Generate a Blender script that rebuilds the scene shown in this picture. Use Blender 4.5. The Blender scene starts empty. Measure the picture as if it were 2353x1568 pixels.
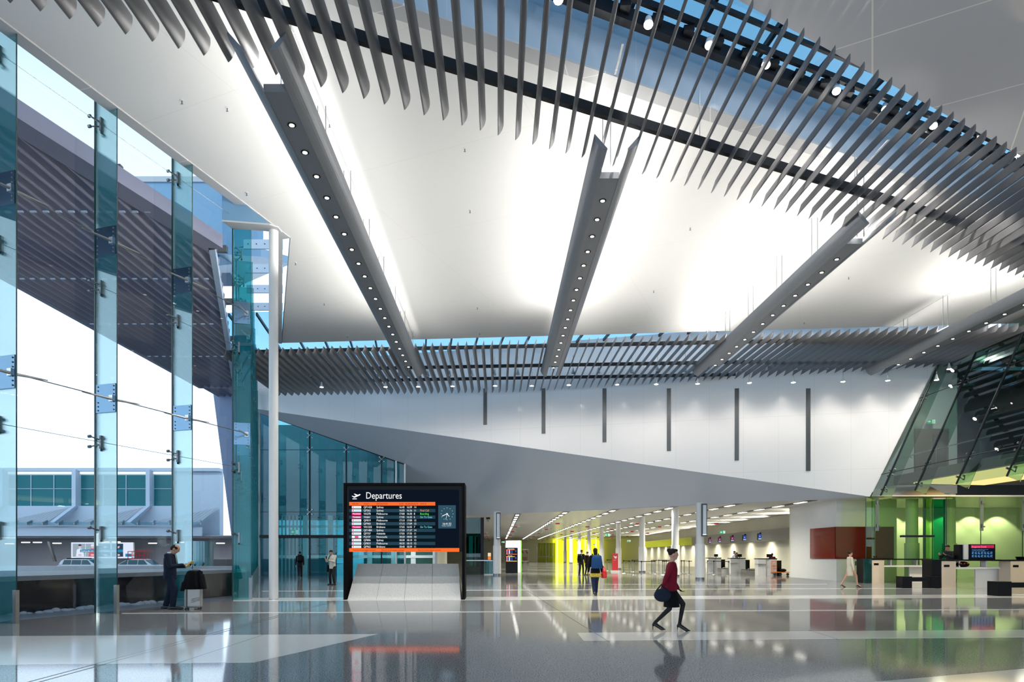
import bpy, bmesh, math, random
from mathutils import Vector, Matrix
random.seed(7)
PI = math.pi
C = bpy.context.scene.collection
F, CX, CY, EH = 1568.0, 1146.0, 1274.0, 1.5     # focal length in px of the 2353 px frame, principal point, eye height

def at(x, y, Y):
    return Vector(((x-CX)*Y/F, Y, EH+(CY-y)*Y/F))
def atz(x, y, Z):
    Y = (Z-EH)*F/(CY-y)
    return Vector(((x-CX)*Y/F, Y, Z))
def fl(x, y):
    return atz(x, y, 0.0)

# ------------------------------------------------------------------ materials
def lin(c):
    return tuple((v/12.92 if v <= .04045 else ((v+.055)/1.055)**2.4) for v in c)
def nodes(name):
    m = bpy.data.materials.new(name); m.use_nodes = True
    nt = m.node_tree; nt.nodes.clear()
    out = nt.nodes.new('ShaderNodeOutputMaterial')
    return m, nt, out
def pr(name, col, rough=.5, metal=0, spec=.5, coat=0, noise=0, nscale=4, bump=0):
    m, nt, out = nodes(name)
    b = nt.nodes.new('ShaderNodeBsdfPrincipled')
    b.inputs['Base Color'].default_value = (*col, 1)
    b.inputs['Roughness'].default_value = rough
    b.inputs['Metallic'].default_value = metal
    b.inputs['Specular IOR Level'].default_value = spec
    b.inputs['Coat Weight'].default_value = coat
    b.inputs['Coat Roughness'].default_value = .05
    nt.links.new(b.outputs[0], out.inputs[0])
    tc = nt.nodes.new('ShaderNodeTexCoord')
    n = nt.nodes.new('ShaderNodeTexNoise'); n.inputs['Scale'].default_value = nscale; n.inputs['Detail'].default_value = 4
    nt.links.new(tc.outputs['Object'], n.inputs['Vector'])
    mx = nt.nodes.new('ShaderNodeMix'); mx.data_type = 'RGBA'
    k = max(noise, .04)
    mx.inputs['A'].default_value = (*[c*(1-k) for c in col], 1)
    mx.inputs['B'].default_value = (*[min(1, c*(1+k)) for c in col], 1)
    nt.links.new(n.outputs[0], mx.inputs['Factor'])
    nt.links.new(mx.outputs['Result'], b.inputs['Base Color'])
    if bump:
        bp = nt.nodes.new('ShaderNodeBump'); bp.inputs['Strength'].default_value = bump; bp.inputs['Distance'].default_value = .01
        nt.links.new(n.outputs[0], bp.inputs['Height']); nt.links.new(bp.outputs[0], b.inputs['Normal'])
    return m
def em(name, col, s):
    m, nt, out = nodes(name)
    e = nt.nodes.new('ShaderNodeEmission')
    e.inputs[0].default_value = (*col, 1); e.inputs[1].default_value = s
    nt.links.new(e.outputs[0], out.inputs[0])
    return m
def glass(name, tint, refl=1.0, scat=0.0, scol=None, rough=0.0):
    m, nt, out = nodes(name)
    t = nt.nodes.new('ShaderNodeBsdfTransparent'); t.inputs[0].default_value = (*tint, 1)
    g = nt.nodes.new('ShaderNodeBsdfGlossy'); g.inputs['Roughness'].default_value = rough
    g.inputs['Color'].default_value = (1, 1, 1, 1)
    fr = nt.nodes.new('ShaderNodeFresnel'); fr.inputs[0].default_value = 1.5
    mu = nt.nodes.new('ShaderNodeMath'); mu.operation = 'MULTIPLY'; mu.inputs[1].default_value = refl
    nt.links.new(fr.outputs[0], mu.inputs[0])
    mx = nt.nodes.new('ShaderNodeMixShader')
    nt.links.new(mu.outputs[0], mx.inputs[0]); nt.links.new(t.outputs[0], mx.inputs[1]); nt.links.new(g.outputs[0], mx.inputs[2])
    last = mx
    if scat:
        d = nt.nodes.new('ShaderNodeBsdfTranslucent'); d.inputs[0].default_value = (*scol, 1)
        d2 = nt.nodes.new('ShaderNodeBsdfDiffuse'); d2.inputs[0].default_value = (*scol, 1)
        a = nt.nodes.new('ShaderNodeMixShader'); a.inputs[0].default_value = .5
        nt.links.new(d.outputs[0], a.inputs[1]); nt.links.new(d2.outputs[0], a.inputs[2])
        m2 = nt.nodes.new('ShaderNodeMixShader'); m2.inputs[0].default_value = scat
        nt.links.new(mx.outputs[0], m2.inputs[1]); nt.links.new(a.outputs[0], m2.inputs[2]); last = m2
    nt.links.new(last.outputs[0], out.inputs[0])
    return m
def seams(name, col, rough, su, sv, ang=0.0, axes='XY', line=(.75, .72, .66), w=.012, spec=.5, skew=0.0, coat=0.0):
    """painted panels with thin joints every su x sv metres; axes picks the plane, ang turns the grid"""
    m, nt, out = nodes(name)
    N, L = nt.nodes, nt.links
    b = N.new('ShaderNodeBsdfPrincipled'); b.inputs['Roughness'].default_value = rough
    b.inputs['Specular IOR Level'].default_value = spec
    b.inputs['Coat Weight'].default_value = coat; b.inputs['Coat Roughness'].default_value = .03
    L.new(b.outputs[0], out.inputs[0])
    g = N.new('ShaderNodeNewGeometry')
    rot = N.new('ShaderNodeVectorRotate'); rot.rotation_type = 'Z_AXIS'; rot.inputs['Angle'].default_value = ang
    L.new(g.outputs['Position'], rot.inputs['Vector'])
    s = N.new('ShaderNodeSeparateXYZ'); L.new(rot.outputs[0], s.inputs[0])
    masks = []
    for ax, st in zip(axes, (su, sv)):
        src = s.outputs['XYZ'.index(ax)]
        if skew and ax == axes[0]:
            k = N.new('ShaderNodeMath'); k.operation = 'MULTIPLY_ADD'; k.inputs[1].default_value = skew
            L.new(s.outputs['XYZ'.index(axes[1])], k.inputs[0]); L.new(src, k.inputs[2]); src = k.outputs[0]
        d = N.new('ShaderNodeMath'); d.operation = 'DIVIDE'; d.inputs[1].default_value = st; L.new(src, d.inputs[0])
        f = N.new('ShaderNodeMath'); f.operation = 'FRACT'; L.new(d.outputs[0], f.inputs[0])
        c = N.new('ShaderNodeMath'); c.operation = 'LESS_THAN'; c.inputs[1].default_value = w/st; L.new(f.outputs[0], c.inputs[0])
        masks.append(c)
    mx = N.new('ShaderNodeMath'); mx.operation = 'MAXIMUM'
    L.new(masks[0].outputs[0], mx.inputs[0]); L.new(masks[1].outputs[0], mx.inputs[1])
    mc = N.new('ShaderNodeMix'); mc.data_type = 'RGBA'
    mc.inputs['A'].default_value = (*col, 1); mc.inputs['B'].default_value = (*line, 1)
    L.new(mx.outputs[0], mc.inputs['Factor']); L.new(mc.outputs['Result'], b.inputs['Base Color'])
    return m
def terrazzo(name, dark, light, scale=90, rough=.07):
    m, nt, out = nodes(name)
    N, L = nt.nodes, nt.links
    b = N.new('ShaderNodeBsdfPrincipled'); b.inputs['Roughness'].default_value = rough
    b.inputs['IOR'].default_value = 1.6
    L.new(b.outputs[0], out.inputs[0])
    g = N.new('ShaderNodeNewGeometry')
    n = N.new('ShaderNodeTexNoise'); n.inputs['Scale'].default_value = scale; n.inputs['Detail'].default_value = 3
    L.new(g.outputs['Position'], n.inputs['Vector'])
    n2 = N.new('ShaderNodeTexNoise'); n2.inputs['Scale'].default_value = .35; n2.inputs['Detail'].default_value = 3
    L.new(g.outputs['Position'], n2.inputs['Vector'])
    r = N.new('ShaderNodeValToRGB'); r.color_ramp.elements[0].position = .36; r.color_ramp.elements[1].position = .60
    r.color_ramp.elements[0].color = (*dark, 1); r.color_ramp.elements[1].color = (*light, 1)
    L.new(n.outputs[0], r.inputs[0]); L.new(r.outputs[0], b.inputs['Base Color'])
    bp = N.new('ShaderNodeBump'); bp.inputs['Strength'].default_value = .06; bp.inputs['Distance'].default_value = .02
    L.new(n2.outputs[0], bp.inputs['Height']); L.new(bp.outputs[0], b.inputs['Normal'])
    return m

M = {}
M['floor'] = terrazzo('grey_terrazzo', (.08, .08, .085), (.46, .46, .465), 55, rough=.06)
M['inlay'] = terrazzo('white_terrazzo', (.86, .84, .80), (.93, .91, .88), 60, .08)
M['plinth'] = terrazzo('pale_speckled_stone', (.52, .50, .47), (.68, .66, .62), 60, .45)
M['joint'] = pr('steel_joint', (.25, .27, .28), .25, .9)
M['ceil'] = seams('white_ceiling_paint', (.80, .79, .76), .55, 6.3, 4.2, .415, w=.012, line=(.7, .69, .66))
M['gloss'] = seams('glossy_white_ceiling_panels', (.66, .66, .68), .04, 3.4, 3.4, .5, w=.035, line=(.98, .96, .90), spec=.9, coat=.6)
M['trim'] = seams('grey_white_trim', (.50, .50, .50), .4, 3.2, 3.2, .3, w=.02, line=(.75, .74, .7))
M['wallw'] = seams('satin_white_wall_panels', (.80, .78, .76), .16, 1.8, 3.0, .254, 'XZ', w=.010, line=(.66, .62, .55))
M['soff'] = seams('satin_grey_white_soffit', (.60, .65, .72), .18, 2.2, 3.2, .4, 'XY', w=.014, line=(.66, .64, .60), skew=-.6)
M['reveal'] = seams('sky_tinted_reveal', (.44, .52, .60), .22, 2.4, 30, -.415, 'XZ', w=.01, line=(.6, .65, .7))  # white panels with some of the sky's blue put into the colour
M['blade'] = pr('louvre_grey_paint', (.145, .145, .155), .42, .1)
M['beam'] = pr('trough_grey_paint', (.20, .21, .23), .42, .2)
M['dark'] = pr('black_steel', (.010, .012, .016), .4, spec=.2)
M['frameblack'] = pr('matt_black_frame', (.006, .006, .007), .7, spec=.03)
M['black'] = pr('black_lacquer', (.004, .004, .005), .3, spec=.12)
M['steel'] = pr('brushed_steel', (.55, .56, .56), .28, 1)
M['gun'] = pr('dark_fitting_steel', (.20, .21, .22), .3, .9)
M['colw'] = pr('column_white_paint', (.72, .71, .69), .35)
M['white'] = pr('white_paint', (.78, .77, .75), .4)
M['cream'] = pr('cream_wall_paint', (.78, .75, .62), .5)
M['hallceil'] = pr('hall_ceiling_white', (.86, .85, .80), .25)
M['lam'] = pr('white_laminate', (.80, .79, .77), .3)
M['sand'] = pr('pale_beige_laminate', (.66, .55, .43), .4)
M['grey'] = pr('grey_bulkhead', (.17, .165, .155), .5)
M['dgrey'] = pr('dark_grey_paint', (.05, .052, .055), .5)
M['red'] = pr('red_gloss_glass', (.15, .002, .001), .06, spec=.35)
M['redm'] = pr('red_sign_face', (.55, .01, .015), .3)
M['green'] = pr('bright_green_edge', (.18, .55, .03), .4)
M['orange'] = pr('orange_paint', (.75, .18, .02), .4)
M['rubber'] = pr('black_rubber', (.015, .015, .015), .7)
M['fin'] = glass('teal_fin_glass', (.84, .95, .965), .8, .09, (.03, .42, .50))
M['fin2'] = glass('deep_teal_fin_glass', (.52, .82, .84), .8, .13, (.01, .40, .44))
M['pane'] = glass('clear_facade_glass', (.93, .97, .99), .9)
M['paneblue'] = glass('blue_skylight_glass', (.56, .78, .92), .3)
M['teal'] = glass('teal_wall_glass', (.44, .70, .74), 1.0, .10, (.02, .35, .42))
M['ggreen'] = glass('green_screen_glass', (.76, .90, .62), .8, .03, (.2, .5, .15))
M['emer'] = glass('emerald_glass', (.06, .46, .22), .9, .05, (0, .4, .12))
M['slant'] = glass('dark_green_slanted_glass', (.52, .70, .62), 1.3, .0)
M['edge'] = pr('glass_edge_dark_green', (.01, .05, .05), .2)
M['bglass'] = pr('reflective_teal_windows', (.0, .17, .20), .3, .0, .25)
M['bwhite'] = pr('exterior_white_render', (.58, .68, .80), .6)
M['skyshade'] = pr('sky_tinted_cladding', (.20, .36, .52), .35, .3)  # shade and blue sky light mixed into the base colour
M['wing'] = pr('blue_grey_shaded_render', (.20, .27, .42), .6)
M['roofrib'] = pr('ribbed_pale_roofing', (.50, .52, .55), .5)
M['extblade'] = pr('exterior_louvre_paint', (.26, .24, .31), .45)
M['conc'] = pr('pale_concrete', (.50, .52, .55), .7, noise=.12)
M['pave'] = pr('outdoor_stone_paving', (.40, .42, .45), .35, noise=.15)
M['road'] = pr('asphalt', (.10, .11, .13), .8)
M['blackstone'] = pr('polished_black_stone', (.012, .012, .018), .15)
M['foam'] = pr('white_water_foam', (.75, .82, .9), .6, bump=.5)
M['carp'] = pr('white_car_paint', (.72, .74, .76), .2, coat=.6)
M['cargl'] = pr('car_window_glass', (.03, .10, .13), .05)
M['skin'] = pr('skin', (.50, .27, .19), .5)
M['hairb'] = pr('dark_brown_hair', (.022, .013, .010), .6, spec=.12)
M['navy'] = pr('navy_suit_cloth', (.012, .018, .035), .8, spec=.12)
M['charc'] = pr('charcoal_cloth', (.02, .02, .022), .8, spec=.12)
M['brownc'] = pr('dark_brown_cloth', (.035, .015, .012), .8, spec=.12)
M['coat'] = pr('black_wool', (.006, .006, .008), .95, spec=.12)
M['shirt'] = pr('white_shirt_cloth', (.75, .76, .78), .7)
M['tie'] = pr('green_striped_tie', (.02, .16, .10), .5, spec=.12)
M['beigej'] = pr('pale_beige_jacket_cloth', (.60, .57, .48), .8)
M['jean'] = pr('dark_denim', (.018, .025, .06), .8, spec=.12)
M['bluebag'] = pr('blue_backpack_cloth', (.010, .045, .13), .7, spec=.12)
M['redc'] = pr('dark_red_cloth', (.16, .006, .02), .7, spec=.12)
M['yflor'] = pr('yellow_patterned_cloth', (.55, .38, .03), .7, noise=.9, nscale=30)
M['nude'] = pr('pale_beige_dress_cloth', (.62, .55, .42), .8)
M['shoe'] = pr('black_leather', (.012, .010, .010), .3)
M['mag'] = pr('yellow_magazine_cover', (.75, .45, .02), .4)
M['case'] = pr('silver_grey_suitcase_shell', (.36, .34, .32), .35, .3)
E_WARM = em('warm_white_lamp', (1, .93, .80), 6)
E_SPOT = em('bright_spot_lamp', (1, .93, .82), 60)
E_STRIP = em('hall_strip_lamp', (1, .97, .88), 3.5)
E_YEL = em('yellow_light_wall', (.95, 1.0, .02), 1.15)
E_YEL2 = em('bright_yellow_light_tube', (1.0, 1.0, .25), 1.9)
E_PANEL = em('amber_light_panel', (1.0, .78, .30), 1.15)
E_WHITE = em('white_screen_lettering', (1, 1, 1), 1.0)
E_SCR = em('dark_screen_face', (.004, .008, .016), 1)
E_ORA = em('orange_screen_bar', (1.0, .16, .03), 1)
E_ROW = em('blue_grey_screen_row', (.02, .055, .085), 1)
E_ROWD = em('dark_screen_row', (.003, .010, .014), 1)
E_MAG = em('magenta_screen_tag', (.9, .04, .22), 1)
E_GRN = em('green_screen_lettering', (.1, 1, .1), 1)
E_CYA = em('cyan_screen_lettering', (.25, .9, 1), .8)
E_ORT = em('orange_screen_lettering', (1, .3, .08), 1)
E_DRK = em('dark_screen_lettering', (.12, .01, .01), 1)
E_CLK = em('clock_screen_panel', (.03, .085, .125), 1)
E_EXG = em('exit_sign_green', (.0, .45, .18), 1)
E_BLUE = em('blue_screen', (.02, .10, .55), 1)
E_SKYW = em('lit_window_white', (.9, .95, 1), 1.2)

# ------------------------------------------------------------------ mesh collector
class MB:
    def __init__(s): s.v, s.f, s.mi = [], [], []
    def add(s, vs, fs, mi=0):
        n = len(s.v); s.v += [tuple(p) for p in vs]; s.f += [tuple(i+n for i in f) for f in fs]; s.mi += [mi]*len(fs); return s
    def box(s, a, b, mi=0):
        (x0, y0, z0), (x1, y1, z1) = a, b
        x0, x1 = min(x0, x1), max(x0, x1); y0, y1 = min(y0, y1), max(y0, y1); z0, z1 = min(z0, z1), max(z0, z1)
        v = [(x0,y0,z0),(x1,y0,z0),(x1,y1,z0),(x0,y1,z0),(x0,y0,z1),(x1,y0,z1),(x1,y1,z1),(x0,y1,z1)]
        return s.add(v, [(0,3,2,1),(4,5,6,7),(0,1,5,4),(1,2,6,5),(2,3,7,6),(3,0,4,7)], mi)
    def prism(s, poly, d, mi=0):
        """closed polygon swept by vector d"""
        n = len(poly); d = Vector(d); p = [Vector(q) for q in poly]
        nrm = Vector((0, 0, 0))
        for i in range(n): nrm += p[i].cross(p[(i+1) % n])
        if nrm.dot(d) > 0: p = p[::-1]
        v = p+[q+d for q in p]
        fs = [tuple(range(n)), tuple(range(2*n-1, n-1, -1))]
        for i in range(n):
            j = (i+1) % n; fs.append((j, i, i+n, j+n))
        return s.add(v, fs, mi)
    def tube(s, p0, p1, r0, r1=None, n=10, mi=0):
        r1 = r0 if r1 is None else r1
        p0, p1 = Vector(p0), Vector(p1); d = (p1-p0).normalized()
        a = d.orthogonal().normalized(); b = d.cross(a)
        v = []
        for p, r in ((p0, r0), (p1, r1)):
            for i in range(n):
                t = 2*PI*i/n; v.append(p+a*math.cos(t)*r+b*math.sin(t)*r)
        fs = [(i, (i+1) % n, n+(i+1) % n, n+i) for i in range(n)]
        fs += [tuple(range(n-1, -1, -1)), tuple(range(n, 2*n))]
        return s.add(v, fs, mi)
    def path(s, pts, r, n=8, mi=0):
        for a, b in zip(pts, pts[1:]): s.tube(a, b, r, r, n, mi)
        for p in pts[1:-1]: s.ball(p, r, r, r, 6, 8, mi)
        return s
    def ball(s, c, rx, ry=None, rz=None, nu=8, nv=12, mi=0, rot=None):
        ry = rx if ry is None else ry; rz = rx if rz is None else rz
        c = Vector(c); v = [Vector((0, 0, rz))]
        for i in range(1, nu):
            t = PI*i/nu
            for j in range(nv):
                u = 2*PI*j/nv; v.append(Vector((rx*math.sin(t)*math.cos(u), ry*math.sin(t)*math.sin(u), rz*math.cos(t))))
        v.append(Vector((0, 0, -rz)))
        if rot is not None: v = [rot @ q for q in v]
        v = [q+c for q in v]
        fs = [(0, 1+j, 1+(j+1) % nv) for j in range(nv)]
        for i in range(nu-2):
            for j in range(nv):
                a = 1+i*nv+j; b = 1+i*nv+(j+1) % nv; fs.append((a, a+nv, b+nv, b))
        e = len(v)-1; o = 1+(nu-2)*nv
        fs += [(e, o+(j+1) % nv, o+j) for j in range(nv)]
        return s.add(v, fs, mi)
    def lathe(s, prof, c=(0, 0, 0), n=24, mi=0):
        c = Vector(c); v = []
        for r, z in prof:
            for j in range(n):
                u = 2*PI*j/n; v.append(c+Vector((r*math.cos(u), r*math.sin(u), z)))
        fs = []
        for i in range(len(prof)-1):
            for j in range(n):
                a = i*n+j; b = i*n+(j+1) % n; fs.append((a, b, b+n, a+n))
        fs += [tuple(range(n-1, -1, -1)), tuple(range((len(prof)-1)*n, len(prof)*n))]
        return s.add(v, fs, mi)
    def loft(s, rings, mi=0, n=20):
        """rings: (centre, rx, ry[, power]) stacked ellipses in planes of constant z, or explicit (c, ax, ay)"""
        v = []
        for R in rings:
            c = Vector(R[0])
            ax, ay = R[1], R[2]
            if not isinstance(ax, Vector): ax, ay = Vector((ax, 0, 0)), Vector((0, ay, 0))
            for j in range(n):
                u = 2*PI*j/n; cu, su = math.cos(u), math.sin(u)
                k = R[3] if len(R) > 3 else 1.0
                cu = math.copysign(abs(cu)**k, cu); su = math.copysign(abs(su)**k, su)
                v.append(c+ax*cu+ay*su)
        fs = []
        for i in range(len(rings)-1):
            for j in range(n):
                a = i*n+j; b = i*n+(j+1) % n; fs.append((a, b, b+n, a+n))
        fs += [tuple(range(n-1, -1, -1)), tuple(range((len(rings)-1)*n, len(rings)*n))]
        return s.add(v, fs, mi)
    def mesh(s, name, mats, smooth=False):
        me = bpy.data.meshes.new(name); me.from_pydata(s.v, [], s.f)
        for m in (mats if isinstance(mats, (list, tuple)) else [mats]): me.materials.append(m)
        me.polygons.foreach_set('material_index', s.mi)
        if smooth: me.polygons.foreach_set('use_smooth', [True]*len(s.f))
        me.update()
        return me
    def build(s, name, mats, parent=None, smooth=False, bevel=0):
        o = bpy.data.objects.new(name, s.mesh(name, mats, smooth)); C.objects.link(o)
        if bevel:
            b = o.modifiers.new('bevel', 'BEVEL'); b.width = bevel; b.segments = 2; b.limit_method = 'ANGLE'
        if parent is not None: attach(o, parent)
        return o
def wmat(o):
    m = Matrix.LocRotScale(o.location, o.rotation_euler, o.scale)
    return (wmat(o.parent) @ o.matrix_parent_inverse @ m) if o.parent else m
def attach(o, parent):
    o.parent = parent; o.matrix_parent_inverse = wmat(parent).inverted()
def tag(o, label, cat, group=None):
    o['label'] = label; o['category'] = cat
    if group: o['group'] = group
    return o
def thing(name, label, cat, loc=(0, 0, 0), group=None):
    o = bpy.data.objects.new(name, None); C.objects.link(o); o.location = loc; o.empty_display_size = .1
    return tag(o, label, cat, group)
def struct(name, mb, mats, parent=None, smooth=False, bevel=0):
    o = mb.build(name, mats, parent, smooth, bevel)
    if parent is None: o['kind'] = 'structure'
    return o
KIDS = {}
def kids(o): return [c for c in C.objects if c.parent == o]
def dup(root, loc=None, rotz=None, label=None, scale=None):
    def rec(o, par, ch):
        c = o.copy(); C.objects.link(c)
        if par is not None: c.parent = par
        for k in ch[o]: rec(k, c, ch)
        return c
    ch = {}
    def walk(o):
        ch[o] = kids(o)
        for k in ch[o]: walk(k)
    if root not in KIDS:
        walk(root); KIDS[root] = dict(ch)
    r = rec(root, None, KIDS[root])
    if loc is not None: r.location = loc
    if rotz is not None: r.rotation_euler.z = rotz
    if scale is not None: r.scale = scale
    if label: r['label'] = label
    return r
def text_mb(mb, txt, size, origin, ax, az, mi=0, align='LEFT', wfac=1.0, ext=0.0):
    """lettering laid in the plane of ax (reading direction) and az (up), flat"""
    cu = bpy.data.curves.new('t', 'FONT'); cu.body = txt; cu.size = size; cu.align_x = align; cu.resolution_u = 3
    ob = bpy.data.objects.new('t', cu); C.objects.link(ob)
    dg = bpy.context.evaluated_depsgraph_get(); dg.update()
    me = bpy.data.meshes.new_from_object(ob.evaluated_get(dg))
    ax, az, o = Vector(ax), Vector(az), Vector(origin)
    vs = [o+ax*(v.co.x*wfac)+az*v.co.y for v in me.vertices]
    fs = [tuple(p.vertices) for p in me.polygons]
    mb.add(vs, fs, mi)
    bpy.data.objects.remove(ob); bpy.data.curves.remove(cu); bpy.data.meshes.remove(me)
# ------------------------------------------------------------------ departures board (Y = 22.4)
def clip_tri(p): return p
def board():
    x0, x1, Y0, Y1, zt = -5.10, -1.115, 22.40, 23.45, 3.84
    t = thing('departure_board', 'big black free-standing departures screen on a pale sloped stone plinth', 'display board', ((x0+x1)/2, Y0, 0))
    f = MB(); f.box((x0, Y0, 0), (x0+.09, Y1, zt)).box((x1-.09, Y0, 0), (x1, Y1, zt)).box((x0+.09, Y0, zt-.09), (x1-.09, Y1, zt))
    f.box((x0+.09, Y1-.05, 1.62), (x1-.09, Y1, zt-.09))
    f.build('frame', M['frameblack'], t, bevel=.006)
    pl = MB(); b0, b1 = x0+.13, x1-.13
    pl.add([(b0, Y0+.02, 0), (b1, Y0+.02, 0), (b1-.14, Y1-.1, 1.17), (b0+.14, Y1-.1, 1.17), (b0, Y1, 0), (b1, Y1, 0), (b1-.14, Y1-.02, 1.17), (b0+.14, Y1-.02, 1.17)],
           [(0,1,2,3), (4,7,6,5), (0,3,7,4), (1,5,6,2), (3,2,6,7), (0,4,5,1)])
    p = pl.build('plinth', M['plinth'], t)
    j = MB()
    for fx in (.255, .5, .745):
        a = Vector((b0+(b1-b0)*fx, Y0+.016, 0)); b = Vector((b0+.14+(b1-b0-.28)*fx, Y1-.104, 1.17))
        j.tube(a, b, .004, n=4)
    j.build('stone_joint', M['dark'], p)
    # screen face; s(x, y) takes zoomed-crop coordinates of the sign to metres on it
    YS = 22.46
    sc = MB(); k = 4.238
    def q(x, y, d=0): return at(700+x/k, 1050+y/k, YS-d)
    def rect(mb, xa, ya, xb, yb, d, mi=0):
        mb.add([q(xa, yb, d), q(xb, yb, d), q(xb, ya, d), q(xa, ya, d)], [(0, 1, 2, 3)], mi)
    a, b = q(432, 927), q(1505, 320)
    MB().box((x0+.09, YS+.004, a.z), (x1-.09, YS+.12, zt-.09)).build('screen_case', M['black'], t)
    sc = MB(); rect(sc, 434, 322, 1504, 926, 0); screen = sc.build('screen', E_SCR, t)
    bars = MB()
    rect(bars, 434, 441, 1272, 476, .003); rect(bars, 434, 890, 1506, 927, .003); bars.build('orange_bar', E_ORA, screen)
    rows = MB()
    for i in range(13):
        y = 477+i*32.1
        rect(rows, 434, y, 1272, y+31.5, .003, i % 2)
    rows.build('row_stripes', [E_ROWD, E_ROW], screen)
    tg = MB(); tw = MB(); LM = [E_WHITE, E_GRN, E_CYA, E_ORT, E_DRK]
    data = [('w','QF1428','Sydney','16:45','16:59','14',''),('w','QF562','Sydney','16:55','16:36','11','Final Call'),('m','VA278','Melbourne','17:00','16:30','8','Boarding'),
            ('m','VA661','Sydney','17:05','16:35','6','Go To Gate'),('w','QF819','Melbourne','17:10','17:00','13',''),('w','QF960','Brisbane','17:15','17:09','12',''),
            ('m','VA1225','Brisbane','17:25','16:55','7','Go To Gate'),('w','QF1484','Sydney','17:50','17:37','14',''),('w','QF737','Adelaide','17:55','17:35','11',''),
            ('r','FQ107','Newcastle','18:20','18:05','10',''),('w','QF806','Sydney','18:30','18:10','13',''),('w','QF833','Melbourne','18:35','18:15','12',''),('w','QF962','Brisbane','18:40','18:39','11','')]
    X, Z = (1, 0, 0), (0, 0, 1)
    px = YS/F/k
    for i, (lg, fn, ds, s1, s2, g, st) in enumerate(data):
        y = 477+i*32.1
        rect(tg, 460, y+4, 551, y+27, .006, 0 if lg != 'm' else 1)
        if lg == 'w': rect(tg, 468, y+9, 478, y+22, .008, 1); rect(tg, 484, y+13, 544, y+19, .008, 2)
        elif lg == 'm':
            tg.add([q(466, y+9, .008), q(488, y+13, .008), q(492, y+21, .008), q(474, y+16, .008)], [(3, 2, 1, 0)], 0); rect(tg, 494, y+13, 545, y+20, .008, 0)
        else: rect(tg, 488, y+6, 524, y+26, .008, 1)
        for x, s in ((574, fn), (699, ds), (919, s1), (992, s2), (1063, g)):
            text_mb(tw, s, 27*px, q(x, y+24, .006), X, Z, 0, wfac=.92)
        if st:
            text_mb(tw, st, 27*px, q(1124, y+24, .006), X, Z, {'F': 3, 'B': 1, 'G': 2}[st[0]], wfac=.88)
        tw.build('flight_lettering', LM, screen); tw = MB()
    tg.build('airline_tag', [E_WHITE, E_MAG, E_CYA], screen)
    for x, s in ((463, 'AIRLINE'), (574, 'FLIGHT'), (699, 'DESTINATION'), (919, 'SCHD.'), (980, 'BOARDING'), (1063, 'GATE'), (1124, 'STATUS')):
        text_mb(tw, s, 19*px, q(x, 466, .006), X, Z, 4, wfac=.9)
    tw.build('heading_lettering', LM, screen); tw = MB()
    for x in (470, 748, 1105): text_mb(tw, 'Please do not leave baggage unattended', 19*px, q(x, 917, .006), X, Z, 4, wfac=.72)
    tw.build('notice_lettering', LM, screen); tw = MB()
    text_mb(tw, 'Departures', 92*px, q(594, 409, .006), X, Z, 0, wfac=.83)
    tw.build('title_lettering', LM, screen)
    pn = MB()   # take-off pictogram
    pn.add([q(*c, .006) for c in ((458,383),(466,380),(480,386),(500,380),(478,362),(488,360),(518,372),(535,364),(545,366),(540,376),(505,392),(488,400),(478,398))], [tuple(range(12, -1, -1))])
    rect(pn, 466, 407, 508, 415, .006)
    pn.build('plane_pictogram', E_WHITE, screen)
    ck = MB(); rect(ck, 1301, 473, 1472, 699, .003); clock = ck.build('clock_face', E_CLK, screen)
    h = MB(); cx, cy = 1387, 557
    for i in range(12):
        u = i*PI/6; h.ball(q(cx+58*math.sin(u), cy-58*math.cos(u), .006), .009, .002, .009, 4, 8)
    def hand(u, l, w):
        sx, sy = math.sin(u), -math.cos(u); nx, ny = -sy*w, sx*w
        h.add([q(cx-sx*8+nx, cy-sy*8+ny, .008), q(cx+sx*l+nx, cy+sy*l+ny, .008), q(cx+sx*l-nx, cy+sy*l-ny, .008), q(cx-sx*8-nx, cy-sy*8-ny, .008)], [(0, 1, 2, 3)])
    hand(math.radians(140), 34, 3); hand(math.radians(246), 52, 3); hand(math.radians(192), 56, 1.5)
    text_mb(h, '16:41:32', 30*px, q(1341, 664, .006), X, Z, 0, wfac=.86)
    text_mb(h, 'Thursday, 11 July 2013', 11*px, q(1337, 677, .006), X, Z, 0, wfac=.9)
    h.build('clock_hands', E_WHITE, clock)
board()

# ------------------------------------------------------------------ plan geometry
U = Vector((.9143, .405, 0))                  # direction of the ceiling's slot edges
A = Vector((-8.72, 22.4, 0))                  # corner of the two glass facades
D1 = Vector((.3032, .9529, 0)); N1 = Vector((.9529, -.3032, 0))      # first facade runs A - t*D1, fins point N1
D2 = Vector((-.324, .946, 0)); N2 = Vector((.97, .24, 0))
def WY(x): return 41.09-.2595*x               # high slotted wall: Y for X
B1 = A-D1*38; B2 = A+D2*27.4
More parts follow.
